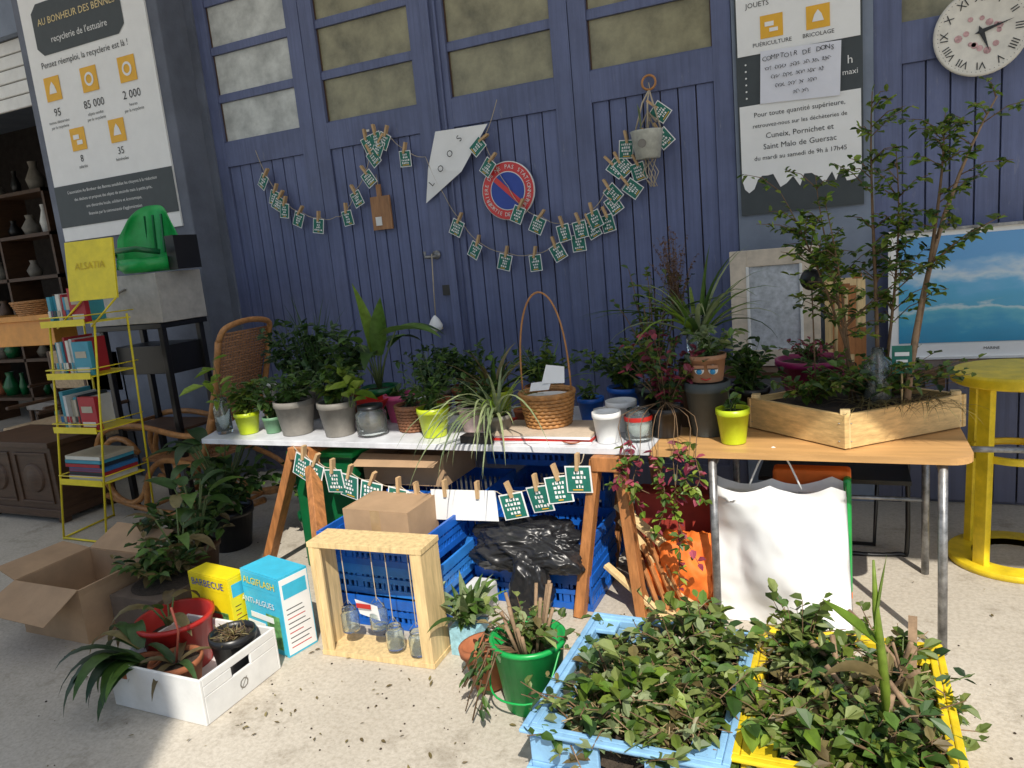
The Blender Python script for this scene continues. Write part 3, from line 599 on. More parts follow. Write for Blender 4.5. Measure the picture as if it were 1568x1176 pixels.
P('white_pot',lambda b:(pot(b,-.96,3.22,Z,.07,.14,WHT,soil=False)))
P('glass_jar',lambda b:(jar(b,-.84,3.06,Z,.06,.14),b.lathe([(.061,.09),(.063,.1),(.061,.11)],(-.84,3.06,Z),RED,20),b.lathe([(0,0),(.05,0),(.05,.06),(0,.07)],(-.84,3.06,Z+.01),WHT,16)))
def coleus(b,x,y,z):
    bush(b,x,y,z,.21,.16,.38,32,10,.045,.03,[G6,G6,G1,G7,G2],TWIG)
    for i in range(9):
        x1=-.86+i*.04+U(-.02,.02); zz=(.62,.6,.5,.42,.55,.18,.3,.58,.6)[i]; P_=[V((x+U(-.03,.03),y,z+.05)),V((x1-.02,2.97,.88)),V((x1+U(-.02,.02),2.86,.74)),V((x1+U(-.05,.05),2.82,(zz+.72)/2)),V((x1+U(-.05,.09),2.80,zz))]
        b.ctube(P_,.0018,TWIG,4,3)
        for k in range(int(34*(1-zz))+12):
            t=U(.4,1)*3.99; j=int(t); p=P_[j].lerp(P_[j+1],t-j); b.leaf(p,(U(-1,1),U(-1,.3),U(-.6,.4)),U(.025,.05),U(.018,.034),rnd.choice([G6,G6,G3,G7,G1]))
pp('trailing_coleus_plant',-.74,3.14,.08,.13,BLK,coleus)
P('yellow_pot',lambda b:(pot(b,-.44,3.05,Z,.066,.145,LIME),bush(b,-.44,3.05,Z+.12,.06,.06,.12,6,5,.04,.025,G1)))
def facepot(b):
    x,y=-.56,3.18
    pot(b,x,y,Z,.095,.235,pm('dark_pot',(.05,.06,.06),.6),soil=False)
    FP=pm('face_pot_brown',(.34,.17,.09),.6,.15); zb=Z+.237; pot(b,x,y,zb,.083,.115,FP,taper=.82)
    for s in (-.028,.028):
        o=V((x+s+.012,y-.074,zb+.058)); b.lathe([(.021,0),(.016,.006),(0,.009)],o,WHT,16,Tm); b.lathe([(.012,0.008),(.008,.011),(0,.012)],o+V((0,0,-.007)),pm('eye_blue',(.02,.2,.4),.3),12,Tm); b.box(o.x-.022,o.x+.022,o.y-.011,o.y,o.z+.006,o.z+.02,FP); b.box(o.x-.02,o.x+.02,o.y-.012,o.y-.003,o.z+.003,o.z+.007,INK)
    b.tube([(x-.01,y-.078,zb+.022),(x+.01,y-.081,zb+.015),(x+.03,y-.077,zb+.022)],.003,RED,5)
    for i in range(14):
        a=6.28*i/14; b.leaf((x-.03,y-.03,zb+.11),(math.cos(a),math.sin(a),.8),.05,.02,G6)
    bush(b,x+.02,y,zb+.1,.14,.1,.14,16,7,.045,.025,[G1,G4])
P('face_flower_pot',facepot)
def vase2(b):
    x,y=-.62,3.36; b.box(x-.08,x+.08,y-.08,y+.08,Z,Z+.3,DKW); b.lathe([(0,0),(.05,0),(.055,.1),(.035,.16),(.05,.2),(.047,.2),(.032,.16),(.052,.1),(0,.01)],(x,y,Z+.302),GLASS,24)
    straps(b,x,y,Z+.4,36,.44,.026,[G4,G1,G3],.75,(.6,1.4),.5,.3)
    for k in range(14): b.tube([(x,y,Z+.4),(x+U(-.03,.03),y+U(-.03,.03),Z+.32)],.002,PAP,4)
P('spider_plant_vase',vase2)
leaf_seed=leafm('leaf_seedhead',(.09,.05,.03),(.2,.10,.07),.1)
def tallred(b,x,y,z):
    bush(b,x,y,z,.2,.15,.70,28,13,.045,.022,[G2,G1,G7],TWIG,.004,.4)
    bush(b,x+.12,y,z+.35,.13,.1,.44,40,22,.012,.009,leaf_seed,TWIG,.0015,.6)
    for i in range(6): b.strap((x+.05,y,z+.35),(-1 if i%2 else .8,U(-.3,.3),U(.1,.5)),U(.3,.45),.016,G1,.3)
pp('tall_flowering_plant',-.84,3.42,.1,.17,BLK,tallred)
pp('potted_plant',-.42,3.45,.09,.15,BLK,lambda b,x,y,z:bush(b,x,y,z,.18,.12,.26,24,10,.05,.03,[G2,G1]))
P('magenta_planter',lambda b:(pot(b,-.16,3.66,Z+.08,.16,.16,MAG),b.box(-.26,-.06,3.58,3.75,Z,Z+.079,DKW),bush(b,-.16,3.66,Z+.22,.15,.12,.12,20,8,.035,.018,[G1,G6])))
P('black_flower_pick',lambda b:(b.tube([(-.13,3.3,.85),(-.14,3.32,1.36)],.003,TWIG),b.lathe([(.045,0),(.04,.015),(.015,.02),(0,.018)],(-.14,3.31,1.38),BLK,24,Tm)))
P('paintbrush_stakes',lambda b:[ (b.tube([(x,3.72,.9),(x+.01,3.74,h)],.008,PINEV,6), b.box(x-.015,x+.025,3.735,3.75,h,h+.02,OAK)) for x,h in ((-.06,1.36),(-.02,1.30),(.03,1.34))]+[b.box(.02,.07,3.7,3.72,.9,1.12,OAK)])
# ================= wooden planter crate + shrub
def planter(b):
    C=[V((-.02,2.97,0)),V((.42,3.34,0)),V((.02,3.66,0)),V((-.41,3.29,0))]
    for i in range(4):
        a=C[i];d=C[(i+1)%4]; u=(d-a).normalized(); nn=V((u.y,-u.x,0))
        for z0,z1 in ((Z+.003,Z+.135),):
            vs=[a,d,d-nn*.018,a-nn*.018]; ok=[(v.x,v.y,z) for z in (z0,z1) for v in vs]
            b.add(ok,[(0,3,2,1),(4,5,6,7),(0,1,5,4),(1,2,6,5),(2,3,7,6),(3,0,4,7)],PINE)
        for q,zz in ((.05,.03),(.05,.1),(.95,.03),(.95,.1)):
            s=a.lerp(d,q)+nn*.001; b.lathe([(.004,-.001),(.003,.001),(0,.001)],(s.x,s.y,Z+zz),STEEL,8)
    for i in range(4):
        c=C[i].lerp((C[0]+C[2])/2,.09); b.box(c.x-.018,c.x+.018,c.y-.018,c.y+.018,Z+.002,Z+.15,PINEV)
    b.add([(v.x*.97,v.y*.97+.1,Z+.11) for v in C],[(0,1,2,3)],SOIL)
P('wooden_planter_crate',planter,bevel=.003)
def shrub(b):
    trunks=[((.10,3.25,.86),(.11,3.27,1.3),(.07,3.3,1.75),(.09,3.3,2.08),.010),((.20,3.2,.86),(.24,3.25,1.35),(.36,3.3,1.75),(.50,3.33,2.0),.014),((.2,3.22,.9),(.3,3.25,1.5),(.33,3.28,1.75),(.33,3.3,1.93),.010),((.05,3.3,.86),(-.05,3.25,1.25),(-.12,3.2,1.5),(-.25,3.25,1.75),.007),((.0,3.3,.86),(.0,3.35,1.2),(-.1,3.4,1.5),(-.12,3.4,1.8),.007),((.12,3.3,.86),(.15,3.3,1.2),(.2,3.3,1.5),(.17,3.3,1.86),.008),((.02,3.3,.86),(-.02,3.2,1.2),(-.02,3.2,1.4),(-.08,3.2,1.68),.007)]
    for A,B1,C1,D,r in trunks:
        A,B1,C1,D=map(V,(A,B1,C1,D)); f=lambda t:A*(1-t)**3+B1*3*t*(1-t)**2+C1*3*t*t*(1-t)+D*t**3
        b.tube([f(k/10) for k in range(11)],[r*(1-.08*k) for k in range(11)],BARK if r>.011 else TWIG,6)
        for i in range(22 if r<.0135 else 12):
            t=U(.3,1); p=f(t); a=U(0,6.28); L=U(.08,.26)*(1.25-t*.7); e=p+V((math.cos(a)*L,math.sin(a)*L*.8,U(.1,.8)*L)); b.tube([p,(p+e)/2+V((0,0,.02)),e],[.003,.002,.0012],TWIG,4)
            for k in range(int(6+L*45)):
                s=U(.15,1); q=p.lerp(e,s); b.leaf(q,(U(-1,1),U(-1,1),U(-.4,.7)),U(.022,.048),U(.014,.026),rnd.choice([G7,G7,G7,G1,G2,G3]))
        for k in range(10): b.leaf(f(U(.7,1)),(U(-1,1),U(-1,1),U(0,1)),.035,.016,G7)
    bush(b,.1,3.3,.86,.36,.28,.26,56,12,.04,.025,[G1,G2,G7],TWIG,.003)
    bush(b,-.15,3.3,.86,.2,.16,.16,24,10,.04,.028,[G1,G7],TWIG,.003)
    for i in range(110): a=U(0,6.28); b.strap((.2+U(-.17,.15),3.17+U(-.12,.12),.89),(math.cos(a),math.sin(a),.5),U(.1,.2),.004,G5,.8,n=4)
    bush(b,.18,3.28,1.35,.16,.12,.2,10,8,.05,.02,[G1,G2],TWIG,.002)
P('shrub_cutting',shrub)
P('green_price_card',lambda b:(b.box(.15,.22,3.2,3.204,1.0,1.11,CGRN),b.box(.16,.21,3.197,3.199,1.07,1.085,PAP),b.box(.165,.205,3.197,3.199,1.045,1.055,PAP),b.box(.17,.2,3.197,3.199,1.02,1.03,PAP),b.tube([(.185,3.2,.86),(.185,3.206,1.02)],.004,PINEV,5)))
P('glass_bottle',lambda b:(jar(b,.1,3.22,.88,.05,.22,None,.45)))
# ================= LEFT STUFF
def rack(b):
    def X(z,x): return x+.13*z-.02
    y0,y1=3.02,3.36; xs=(-4.78,-4.36)
    for x in xs:
        b.tube([(X(0,x),y0-.03,.0),(X(.75,x),y0+.02,.75),(X(1.42,x),y0+.05,1.42)],.007,YMET,6); b.tube([(X(0,x)-.05,y1+.05,.0),(X(.7,x),y1-.02,.7),(X(1.45,x),y1-.06,1.45)],.007,YMET,6); b.tube([(X(0,x),y0-.03,.01),(X(0,x)-.05,y1+.05,.01)],.007,YMET,6)
    b.tube([(X(0,xs[0]),y0-.03,.01),(X(0,xs[1]),y0-.03,.01)],.007,YMET,6)
    cols=[pm('book%d'%i,c,.5,.1) for i,c in enumerate(((.6,.6,.58),(.40,.02,.03),(.03,.15,.35),(.02,.03,.04),(.05,.30,.40),(.45,.40,.30),(.15,.05,.12),(.7,.68,.6)))]
    for z in (.39,.74,1.09,1.42):
        x0,x1=X(z,xs[0])+.005,X(z,xs[1])-.005
        b.box(x0,x1,y0,y1-.03,z,z+.008,YMET)
        b.tube([(x0,y0-.01,z+.05),(x1,y0-.01,z+.05)],.004,YMET,5); b.tube([(x1,y0-.01,z+.05),(x1,y1,z+.05)],.004,YMET,5); b.tube([(x0,y0-.01,z+.05),(x0,y1,z+.05)],.004,YMET,5)
        b.box(x0,x1,y0-.012,y0-.008,z-.01,z+.03,YMET)
        if z<.5:
            zz=z+.01
            for k in range(6): h=U(.02,.035); o=U(-.02,.02); b.box(x0+.04+o,x1-.03+o,y0+.03,y1-.06,zz,zz+h,cols[k%8]); b.box(x0+.045+o,x1-.035+o,y0+.028,y0+.03,zz+.003,zz+h-.003,cols[(k*3)%8]); zz+=h+.001
        else:
            x=x0+.02; k=0
            while x<x1-.17: w=U(.015,.035); h=U(.18,.24)*(.8 if z>1.4 else 1); b.box(x,x+w,y0+.04+U(0,.03),y1-.08,z+.01,z+.01+h,rnd.choice((cols[0],cols[0],cols[7],cols[4],cols[1],cols[5],cols[3]))); b.box(x+.003,x+w-.003,y0+.038,y0+.0395,z+.05,z+.09,cols[rnd.randrange(8)]) ; x+=w+.002
            hh=.21; b.box(x+.005,x1-.01,y0+.02,y0+.05,z+.01,z+.01+hh,cols[1 if z!=1.09 else 4]); b.box(x+.02,x1-.03,y0+.016,y0+.019,z+.03,z+.06,cols[7]); b.box(x+.03,x1-.04,y0+.016,y0+.019,z+.12,z+.16,cols[5])
    T=Matrix.Translation((-4.07,3.0,1.56))@Matrix.Rotation(.12,4,'Z')@Matrix.Rotation(-.12,4,'X')
    b.box(-.18,.18,0,.012,0,.35,YMET,T)
    b.M=T; b.text('ALSATIA',.06,(0,-.004,.2),pm('yellow_print',(.6,.42,.01),.5)); b.M=None
    b.tube([(-4.2,3.02,1.56),(X(1.42,xs[0])+.1,3.05,1.40)],.006,YMET,6); b.tube([(-3.9,3.02,1.56),(X(1.42,xs[1]),3.05,1.40)],.006,YMET,6)
P('book_display_rack',rack)
TPB=pm('taupe_box',(.42,.40,.37),.6)
def sbox(b):
    T=Matrix.Translation((-.17,0,0))
    for a in ((-4.69,-3.97,3.52,3.535,1.36,1.69),(-3.985,-3.97,3.535,3.9,1.36,1.69),(-4.69,-4.675,3.535,3.9,1.36,1.69),(-4.675,-3.985,3.885,3.9,1.36,1.69),(-4.675,-3.985,3.535,3.885,1.36,1.66)): b.box(*a,TPB,T)
    b.tube([(-4.57,3.515,1.6),(-4.53,3.49,1.58),(-4.47,3.49,1.58),(-4.43,3.515,1.6)],.008,GREY,6)
P('storage_box',sbox,bevel=.006)
P('side_table',lambda b:(b.box(-4.83,-4.17,3.52,3.92,1.32,1.355,BLK),[b.box(x,x+.04,y,y+.04,0,1.32,BLK) for x in (-4.81,-4.23) for y in (3.54,3.86)],b.box(-4.75,-4.22,3.6,3.9,1.0,1.2,BLK),b.box(-4.77,-4.19,3.55,3.9,.6,.62,DKW)),bevel=.004)
def seat(b):
    x,y,z=-4.30,3.66,1.70
    vs=[];fs=[];n=14;m=10
    Rz=Matrix.Rotation(.45,4,'Z')
    for j in range(m+1):
        t=j/m
        for i in range(n+1):
            s=i/n*2-1; w=.20*(1-.35*max(0,t-.6)/.4)
            q=Rz@V((s*w, .10-.20*abs(s)**2.2*(1-.45*t)+.05*t,0)); vs.append((x+q.x,y+q.y,z+.03+.42*t-.06*abs(s)**3*t*1.5))
    for j in range(m):
        for i in range(n): a=j*(n+1)+i; fs.append((a,a+1,a+n+2,a+n+1))
    b.add(vs,fs,GRN,True)
    b.lathe([(0,0),(.17,0),(.2,.03),(.205,.09),(.18,.09),(.17,.04),(0,.03)],(x,y-.02,z),GRN,24)
    for k in (-.08,0,.08): b.beam((x+k-.03,y+.07,z+.12),(x+k-.03,y+.09,z+.38),.012,.012,DGRN)
    b.tube([(x-.2,y-.1,z+.12),(x-.12,y-.22,z+.15),(x+.12,y-.22,z+.15),(x+.2,y-.1,z+.12)],.018,DGRN,8)
    b.ctube([(x-.45,y-.2,z+.02),(x-.40,y-.2,z+.16),(x-.2,y-.15,z+.17),(x-.1,y-.25,z+.05)],.012,pm('pale_green',(.2,.4,.25),.4),8)
    b.box(x+.2,x+.28,y-.05,y+.15,z,z+.22,BLK)
P('child_bike_seat',seat,solid=.006)
def rocker(b):
    q=.021
    for y in (3.46,3.92):
        b.tube([(-4.95+1.5*k/14,y,.035+.9*((k/14-.45)**2)*.55) for k in range(15)],q,RATT,8)
        b.tube([(-4.72+.22*math.cos(a),y,.33+.24*math.sin(a)) for a in [k*.3307+.6 for k in range(17)]],q,RATT,8)
        b.ctube([(-4.9,y,.2),(-4.98,y,.42),(-4.85,y,.62),(-4.5,y,.66),(-4.1,y,.60),(-3.85,y,.62),(-3.78,y,.72)],q,RATT,8)
        b.ctube([(-4.55,y,.08),(-4.48,y,.3),(-4.3,y,.42),(-4.0,y,.40),(-3.9,y,.5),(-3.72,y,.9),(-3.62,y,1.22)],q,RATT,8)
        b.ctube([(-3.95,y,.4),(-3.7,y,.3),(-3.62,y,.15),(-3.9,y,.05),(-4.15,y,.18),(-4.2,y,.4)],.018,RATT,8)
    b.ctube([(-3.62,3.46,1.22),(-3.58,3.5,1.30),(-3.57,3.69,1.33),(-3.58,3.88,1.30),(-3.62,3.92,1.22)],.019,RATT,8)
    for p_ in ((-4.5,.42),(-4.85,.62),(-4.55,.06),(-3.9,.05)): b.tube([(p_[0],3.46,p_[1]),(p_[0],3.92,p_[1])],.014,RATT,8)
    cane=pm('woven_cane',(.40,.19,.085),.6,.35,60)
    for k in range(17):
        t=k/16; a=V((-3.92,3.48+.42*t,.45)); c_=V((-3.62,3.48+.42*t,1.26)); b.tube([a,c_],.006,cane,4)
    for k in range(44):
        t=k/43; p_=V((-3.92,3.47,.45)).lerp(V((-3.62,3.47,1.26)),t); b.tube([p_+V((.004*(-1)**k,0,0)),p_+V((0,.44,0))],.0085,cane,4)
    b.box(-4.5,-3.95,3.48,3.9,.40,.42,cane)
P('bentwood_rocking_chair',rocker)
def chest(b):
    x0,x1,y0,y1=-6.0,-5.12,3.22,3.66; b.box(x0,x1,y0,y1,.08,.56,DKW); b.box(x0-.03,x1+.03,y0-.03,y1+.03,.56,.60,DKW); b.box(x0-.01,x1+.01,y0-.015,y1,.04,.10,DKW)
    for i in range(2):
        a=x0+.05+i*.42; b.box(a,a+.36,y0-.012,y0-.001,.14,.16,DKW); b.box(a,a+.36,y0-.012,y0-.001,.50,.52,DKW); b.box(a,a+.02,y0-.012,y0-.001,.16,.50,DKW); b.box(a+.34,a+.36,y0-.012,y0-.001,.16,.5,DKW); b.lathe([(.11,0),(.10,.015),(.07,.012),(.05,.02),(0,.02)],(a+.18,y0-.001,.33),DKW,20,Tm)
    for x in (x0+.03,x1-.03):
        for y in (y0+.03,y1-.03): b.box(x-.03,x+.03,y-.03,y+.03,0,.05,DKW)
P('wooden_chest',chest,bevel=.004)
def chair(b,x,y,cush,fr):
    for dx in (0,.5):
        for dy in (0,.5): b.box(x+dx,x+dx+.04,y+dy,y+dy+.04,0,.42 if dy==0 else 1.1,fr)
    b.box(x-.01,x+.55,y-.01,y+.53,.42,.5,cush); b.box(x+.04,x+.5,y+.50,y+.545,.75,1.1,cush); b.box(x,x+.04,y+.04,y+.5,.65,.68,fr); b.box(x+.5,x+.54,y+.04,y+.5,.65,.68,fr); b.box(x+.04,x+.5,y+.01,y+.03,.18,.21,fr)
P('wooden_chair',lambda b:chair(b,-6.75,3.9,pm('straw_seat',(.45,.33,.2),.8,.3,50),DKW),bevel=.01)
P('wooden_chair',lambda b:chair(b,-6.1,3.75,MC['straw_seat'],DKW),bevel=.01)
P('armchair',lambda b:(chair(b,-8.0,4.9,pm('grey_upholstery',(.23,.21,.19),.9,.2),DKW)),bevel=.02)
P('armchair',lambda b:(chair(b,-7.1,4.6,pm('green_upholstery',(.07,.16,.11),.9,.2),DKW)),bevel=.02)
P('wooden_counter',lambda b:(b.box(-9.6,-7.3,4.9,5.4,1.36,1.42,pm('orange_wood',(.65,.28,.05),.4,.2,5)),b.box(-9.5,-7.4,4.95,5.35,1.1,1.36,MC['orange_wood']),[b.box(x,x+.06,4.95,5.01,0,1.1,DKW) for x in (-9.5,-7.5)]),bevel=.006)
P('straw_basket',lambda b:weave(b,-7.75,5.1,1.42,.2,.26,.14,7,RATT))
def shelf(b):
    for z in (.3,.8,1.3,1.8,2.3,2.8): b.box(-11.5,-8.5,5.9,6.3,z,z+.04,DKW)
    for x in (-11.5,-10.5,-9.5,-8.54): b.box(x,x+.04,5.9,6.3,0,2.84,DKW)
    for z in (.34,.84,1.34,1.84,2.34,2.84):
        x=-11.3
        while x<-8.8: r=U(.05,.11); h=U(.12,.35); b.lathe([(0,0),(r*.7,0),(r,h*.4),(r*.4,h*.8),(r*.5,h)],(x,6.1,z),rnd.choice([TERRA,WHT,GREY,BLK,DGRN,GREY,DKW]),12); x+=U(.2,.45)
P('storage_shelf',shelf)
# ================= FRONT LEFT
def cbox(b):
    x0,x1,y0,y1,h=-3.70,-3.24,2.03,2.43,.27; t=.006
    b.box(x0,x1,y0,y0+t,0,h,CARD);b.box(x0,x1,y1-t,y1,0,h,CARD);b.box(x0,x0+t,y0+t,y1-t,0,h,CARD);b.box(x1-t,x1,y0+t,y1-t,0,h,CARD);b.box(x0+t,x1-t,y0+t,y1-t,.003,.01,CARDI)
    def fl(a,b1,c,d): b.add([a,b1,c,d],[(0,1,2,3)],CARD)
    fl((x0,y0,h),(x1,y0,h),(x1-.02,y0-.17,h-.10),(x0+.0,y0-.19,h-.07)); fl((x0,y1,h),(x0,y0,h),(x0-.17,y0+.02,h+.04),(x0-.18,y1-.02,h+.03)); fl((x1,y1,h),(x0,y1,h),(x0+.05,y1+.15,h+.09),(x1,y1+.16,h+.07)); fl((x1,y0,h),(x1,y1,h),(x1-.02,y1-.03,h-.15),(x1-.02,y0+.03,h-.16))
P('cardboard_box',cbox,solid=.004)
P('cardboard_box',lambda b:(b.box(-3.19,-2.87,2.14,2.5,0,.2,pm('dark_cardboard',(.13,.095,.07),.9)),b.disc((-3.03,2.32,.203),.15,SOIL),bush(b,-3.06,2.34,.2,.22,.2,.24,30,11,.065,.035,[G2,G1,G5]),broad(b,-3.02,2.42,.2,8,.3,.2,.07,[G1,G2,G5])),bevel=.004)
def pbox(x0,y0,rot,w,d,h,main,side,lab):
    b=B(); T=Matrix.Translation((x0,y0,0))@Matrix.Rotation(rot,4,'Z'); b.M=T
    b.box(0,w,0,d,.001,h,main); e=.0015
    b.box(.002,w-.002,-e,-.0001,h*.78,h*.98,YPR if lab==1 else CYP); b.box(w+.0001,w+e,.004,d-.004,.01,h-.01,side)
    b.box(.01,w*.5,-e*2,-e-.0001,h*.1,h*.35,PAP); b.box(w*.55,w*.9,-e*2,-e-.0001,h*.08,h*.5,pm('picture_print',(.10,.25,.08),.5,.9,25)); b.box(w*.15,w*.75,-e*3,-e*2-.0001,h*.4,h*.47,RED if lab==1 else PAP)
    b.text('BARBECUE' if lab==1 else 'ALGIFLASH',w*.17,(w*.5,-.006,h*.88),pm('print_blue',(.02,.06,.35),.5) if lab==1 else YPR)
    b.text('FLASH' if lab==1 else 'ANTI-ALGUES',w*.14,(w*.4,-.006,h*.62),RED if lab==1 else PAP)
    for k in range(9): b.box(w+e,w+e+.0005,.02,d-.02-U(0,.04),h*.1+k*h*.06,h*.1+k*h*.06+.004,INK if k%3 else RED)
    b.box(w+e,w+e+.0006,.015,d-.015,h*.72,h*.9,CYP if lab else PAP)
    b.box(.02,w-.02,.01,d-.01,h,h+.001,YPR if lab==1 else CYP)
    b.M=None; return b
YPR=pm('yellow_print2',(.82,.66,.01),.4,.05); CYP=pm('cyan_print',(.05,.46,.66),.4,.1)
pbox(-2.74,2.22,-.12,.27,.10,.33,YPR,YPR,1).obj('charcoal_box',None,.004)
pbox(-2.45,2.25,-.22,.27,.15,.36,CYP,PAP,2).obj('cleaning_product_box',None,.004)
def wbox(b):
    x0,x1,y0,y1,h=-2.66,-2.17,1.72,2.12,.185; t=.012; WB=WHT
    b.box(x0,x1,y0,y0+t,.001,h,WB);b.box(x0,x1,y1-t,y1,.001,h,WB);b.box(x0,x0+t,y0+t,y1-t,.001,h,WB)
    ym=(y0+y1)/2; b.box(x1-t,x1,y0+t,y1-t,.001,h*.6,WB); b.box(x1-t,x1,y0+t,ym-.05,h*.6,h*.82,WB); b.box(x1-t,x1,ym+.05,y1-t,h*.6,h*.82,WB); b.box(x1-t,x1,y0+t,y1-t,h*.82,h,WB)
    b.box(x0+t,x1-t,y0+t,y1-t,.004,.01,WB)
    b.text('Ø',.06,(x1+.001,ym,.055),GREY,0,V((0,1,0)),V((0,0,1)))
P('white_produce_box',wbox,bevel=.003)
P('terracotta_pot',lambda b:(pot(b,-2.44,1.85,.02,.10,.14,TERRA),b.tube([(-2.44,1.85,.14),(-2.42,1.87,.27),(-2.41,1.85,.38)],.005,pm('red_stem',(.35,.08,.05),.6),5),straps(b,-2.44,1.85,.14,6,.24,.035,[G5,G2],.9,(.3,1))))
P('black_pot',lambda b:(pot(b,-2.29,2.01,.02,.09,.19,BLK),bush(b,-2.29,2.01,.18,.07,.07,.06,22,4,.035,.006,G5,TWIG)))
P('red_plastic_tub',lambda b:(b.lathe([(0,0),(.12,0),(.15,.2),(.16,.205),(.16,.22),(.14,.22),(.115,.02),(0,.02)],(-2.62,2.02,.012),RED,28),b.disc((-2.62,2.02,.15),.135,SOIL),broad(b,-2.66,2.02,.15,5,.14,.2,.06,[G2,G5,G1])))
def wilt(b):
    pot(b,-2.58,1.80,.01,.08,.14,TERRA)
    for i in range(13):
        a=U(3.7,5.0); b.strap((-2.58+U(-.06,.06),1.80,.15),(math.cos(a)*.8,math.sin(a)*.8,U(.4,1.1)),U(.24,.40),U(.05,.085),rnd.choice([G2,G1,G2]),U(.9,1.5),n=8,taper=.8,fold=.12,curl=U(-.6,.6))
    for i in range(6):
        a=U(2.4,3.6); b.strap((-2.62,1.84,.18),(math.cos(a)*.8,math.sin(a)*.8,U(.6,1.3)),U(.2,.32),U(.04,.07),rnd.choice([G2,G5]),U(.9,1.3),n=8,taper=.8,fold=.12)
P('drooping_leaf_plant',wilt)
def bigp(b,x,y,z,h,n,L,w,lm): broad(b,x,y,z,n,h,L,w,lm,.6)
P('large_leaf_plant',lambda b:(pot(b,-3.45,3.15,0,.15,.25,BLK),bigp(b,-3.45,3.15,.2,.5,26,.24,.10,[G2,G2,G1]),bush(b,-3.4,3.1,.2,.3,.25,.45,26,11,.08,.05,[G2,G1])))
P('leafy_plant',lambda b:(pot(b,-3.28,2.72,0,.14,.22,DKW),bush(b,-3.28,2.72,.18,.28,.25,.32,30,11,.07,.04,[G1,G2,G2,G5]),broad(b,-3.2,2.7,.2,10,.35,.2,.1,[G1,G2])))
P('leafy_plant',lambda b:(pot(b,-2.85,3.3,0,.14,.22,DGRN),bush(b,-2.85,3.3,.18,.26,.25,.45,30,12,.07,.045,[G2,G2,G1])))
# ================= UNDER TABLE
def wframe(b):
    x0,x1,y0,y1,h=-2.06,-1.53,2.27,2.42,.51; t=.022
    T=Matrix.Translation((-1.8,2.34,0))@Matrix.Rotation(.05,4,'Z')@Matrix.Translation((1.8,-2.34,0)); 
    b.box(x0,x0+t,y0,y1,t,h-t,PINEV,T);b.box(x1-t,x1,y0,y1,t,h-t,PINEV,T);b.box(x0-.004,x1+.004,y0-.002,y1+.002,.001,t,PINEV,T);b.box(x0-.004,x1+.004,y0-.002,y1+.002,h-t,h,PINEV,T)
    b.box(x0+t,x0+t+.03,y0+.003,y0+.015,t,h-t,PINEV,T)
    b.box(x1-t-.03,x1-t,y0+.003,y0+.015,t,h-t,PINEV,T)
    for i,x in enumerate((-1.95,-1.80,-1.73,-1.62)):
        zz=(.13,.16,.08,.07)[i]; b.tube([(x,2.33,h-t),(x,2.33,zz+.08)],.0025,CORD,4)
        b.tube([(x-.035,2.33,zz+.06),(x,2.33,zz+.1),(x+.035,2.33,zz+.06)],.002,STEEL,4)
        jar(b,x,2.33,zz-.04,.038,.1)
    b.add([(-1.88,2.29,.26),(-1.77,2.29,.24),(-1.77,2.30,.17),(-1.87,2.30,.19)],[(0,3,2,1)],PAP); b.box(-1.87,-1.80,2.283,2.287,.225,.245,RED)
P('wooden_crate_lantern_frame',wframe,bevel=.003)
BL2=pm('blue_plastic_light',(.03,.20,.60),.4,.2)
P('blue_mesh_crate',lambda b:crate(b,-2.22,-1.66,2.52,2.92,.002,.145,BLUE)); P('blue_mesh_crate',lambda b:crate(b,-2.2,-1.64,2.54,2.94,.147,.29,BL2)); P('blue_mesh_crate',lambda b:crate(b,-2.23,-1.68,2.53,2.93,.292,.435,BLUE))
def cb(x0,x1,y0,y1,z0,z1,op=False):
    def f(b):
        t=.005;b.box(x0,x1,y0,y0+t,z0,z1,CARD);b.box(x0,x1,y1-t,y1,z0,z1,CARD);b.box(x0,x0+t,y0+t,y1-t,z0,z1,CARD);b.box(x1-t,x1,y0+t,y1-t,z0,z1,CARD);b.box(x0+t,x1-t,y0+t,y1-t,z0+.001,z0+.006,CARDI)
        if not op: b.box(x0+t,x1-t,y0+t,y1-t,z1-.006,z1-.002,CARD); b.box((x0+x1)/2-.025,(x0+x1)/2+.025,y0-.001,y0-.0002,z0,z1,pm('packing_tape',(.40,.26,.13),.25))
        else: b.add([(x0,y0,z1),(x1,y0,z1),(x1,y0-.1,z1-.03),(x0,y0-.1,z1-.04)],[(0,1,2,3)],CARD)
    return f
P('cardboard_box',cb(-2.13,-1.78,2.60,2.85,.32,.525)); P('cardboard_box',cb(-2.3,-1.82,3.02,3.35,.50,.66,True))
P('plastic_storage_bin',lambda b:(b.box(-2.75,-2.35,3.0,3.35,.001,.64,DGRN),b.box(-2.77,-2.33,2.98,3.37,.64,.67,GRN)),bevel=.01)
P('blue_mesh_crate',lambda b:crate(b,-1.62,-1.05,2.88,3.26,.002,.17,BLUE)); P('blue_mesh_crate',lambda b:crate(b,-1.62,-1.05,2.9,3.28,.172,.34,BLUE)); P('blue_mesh_crate',lambda b:crate(b,-1.66,-1.1,3.3,3.66,.002,.42,BLUE)); P('blue_mesh_crate',lambda b:crate(b,-1.75,-1.3,3.35,3.7,.52,.66,BLUE)); P('blue_mesh_crate',lambda b:crate(b,-2.15,-1.62,3.0,3.4,.002,.48,BLUE))
P('white_polystyrene_box',lambda b:(b.box(-1.62,-1.50,2.72,2.85,.001,.13,WHT)),bevel=.01)
def ridged(p):
    s=0;a=1
    for k in range(3): s+=a*(1-min(1,abs(noise.noise(p))*3.2)); p=p*2.1+V((3.1,1.7,5.3)); a*=.5
    return s
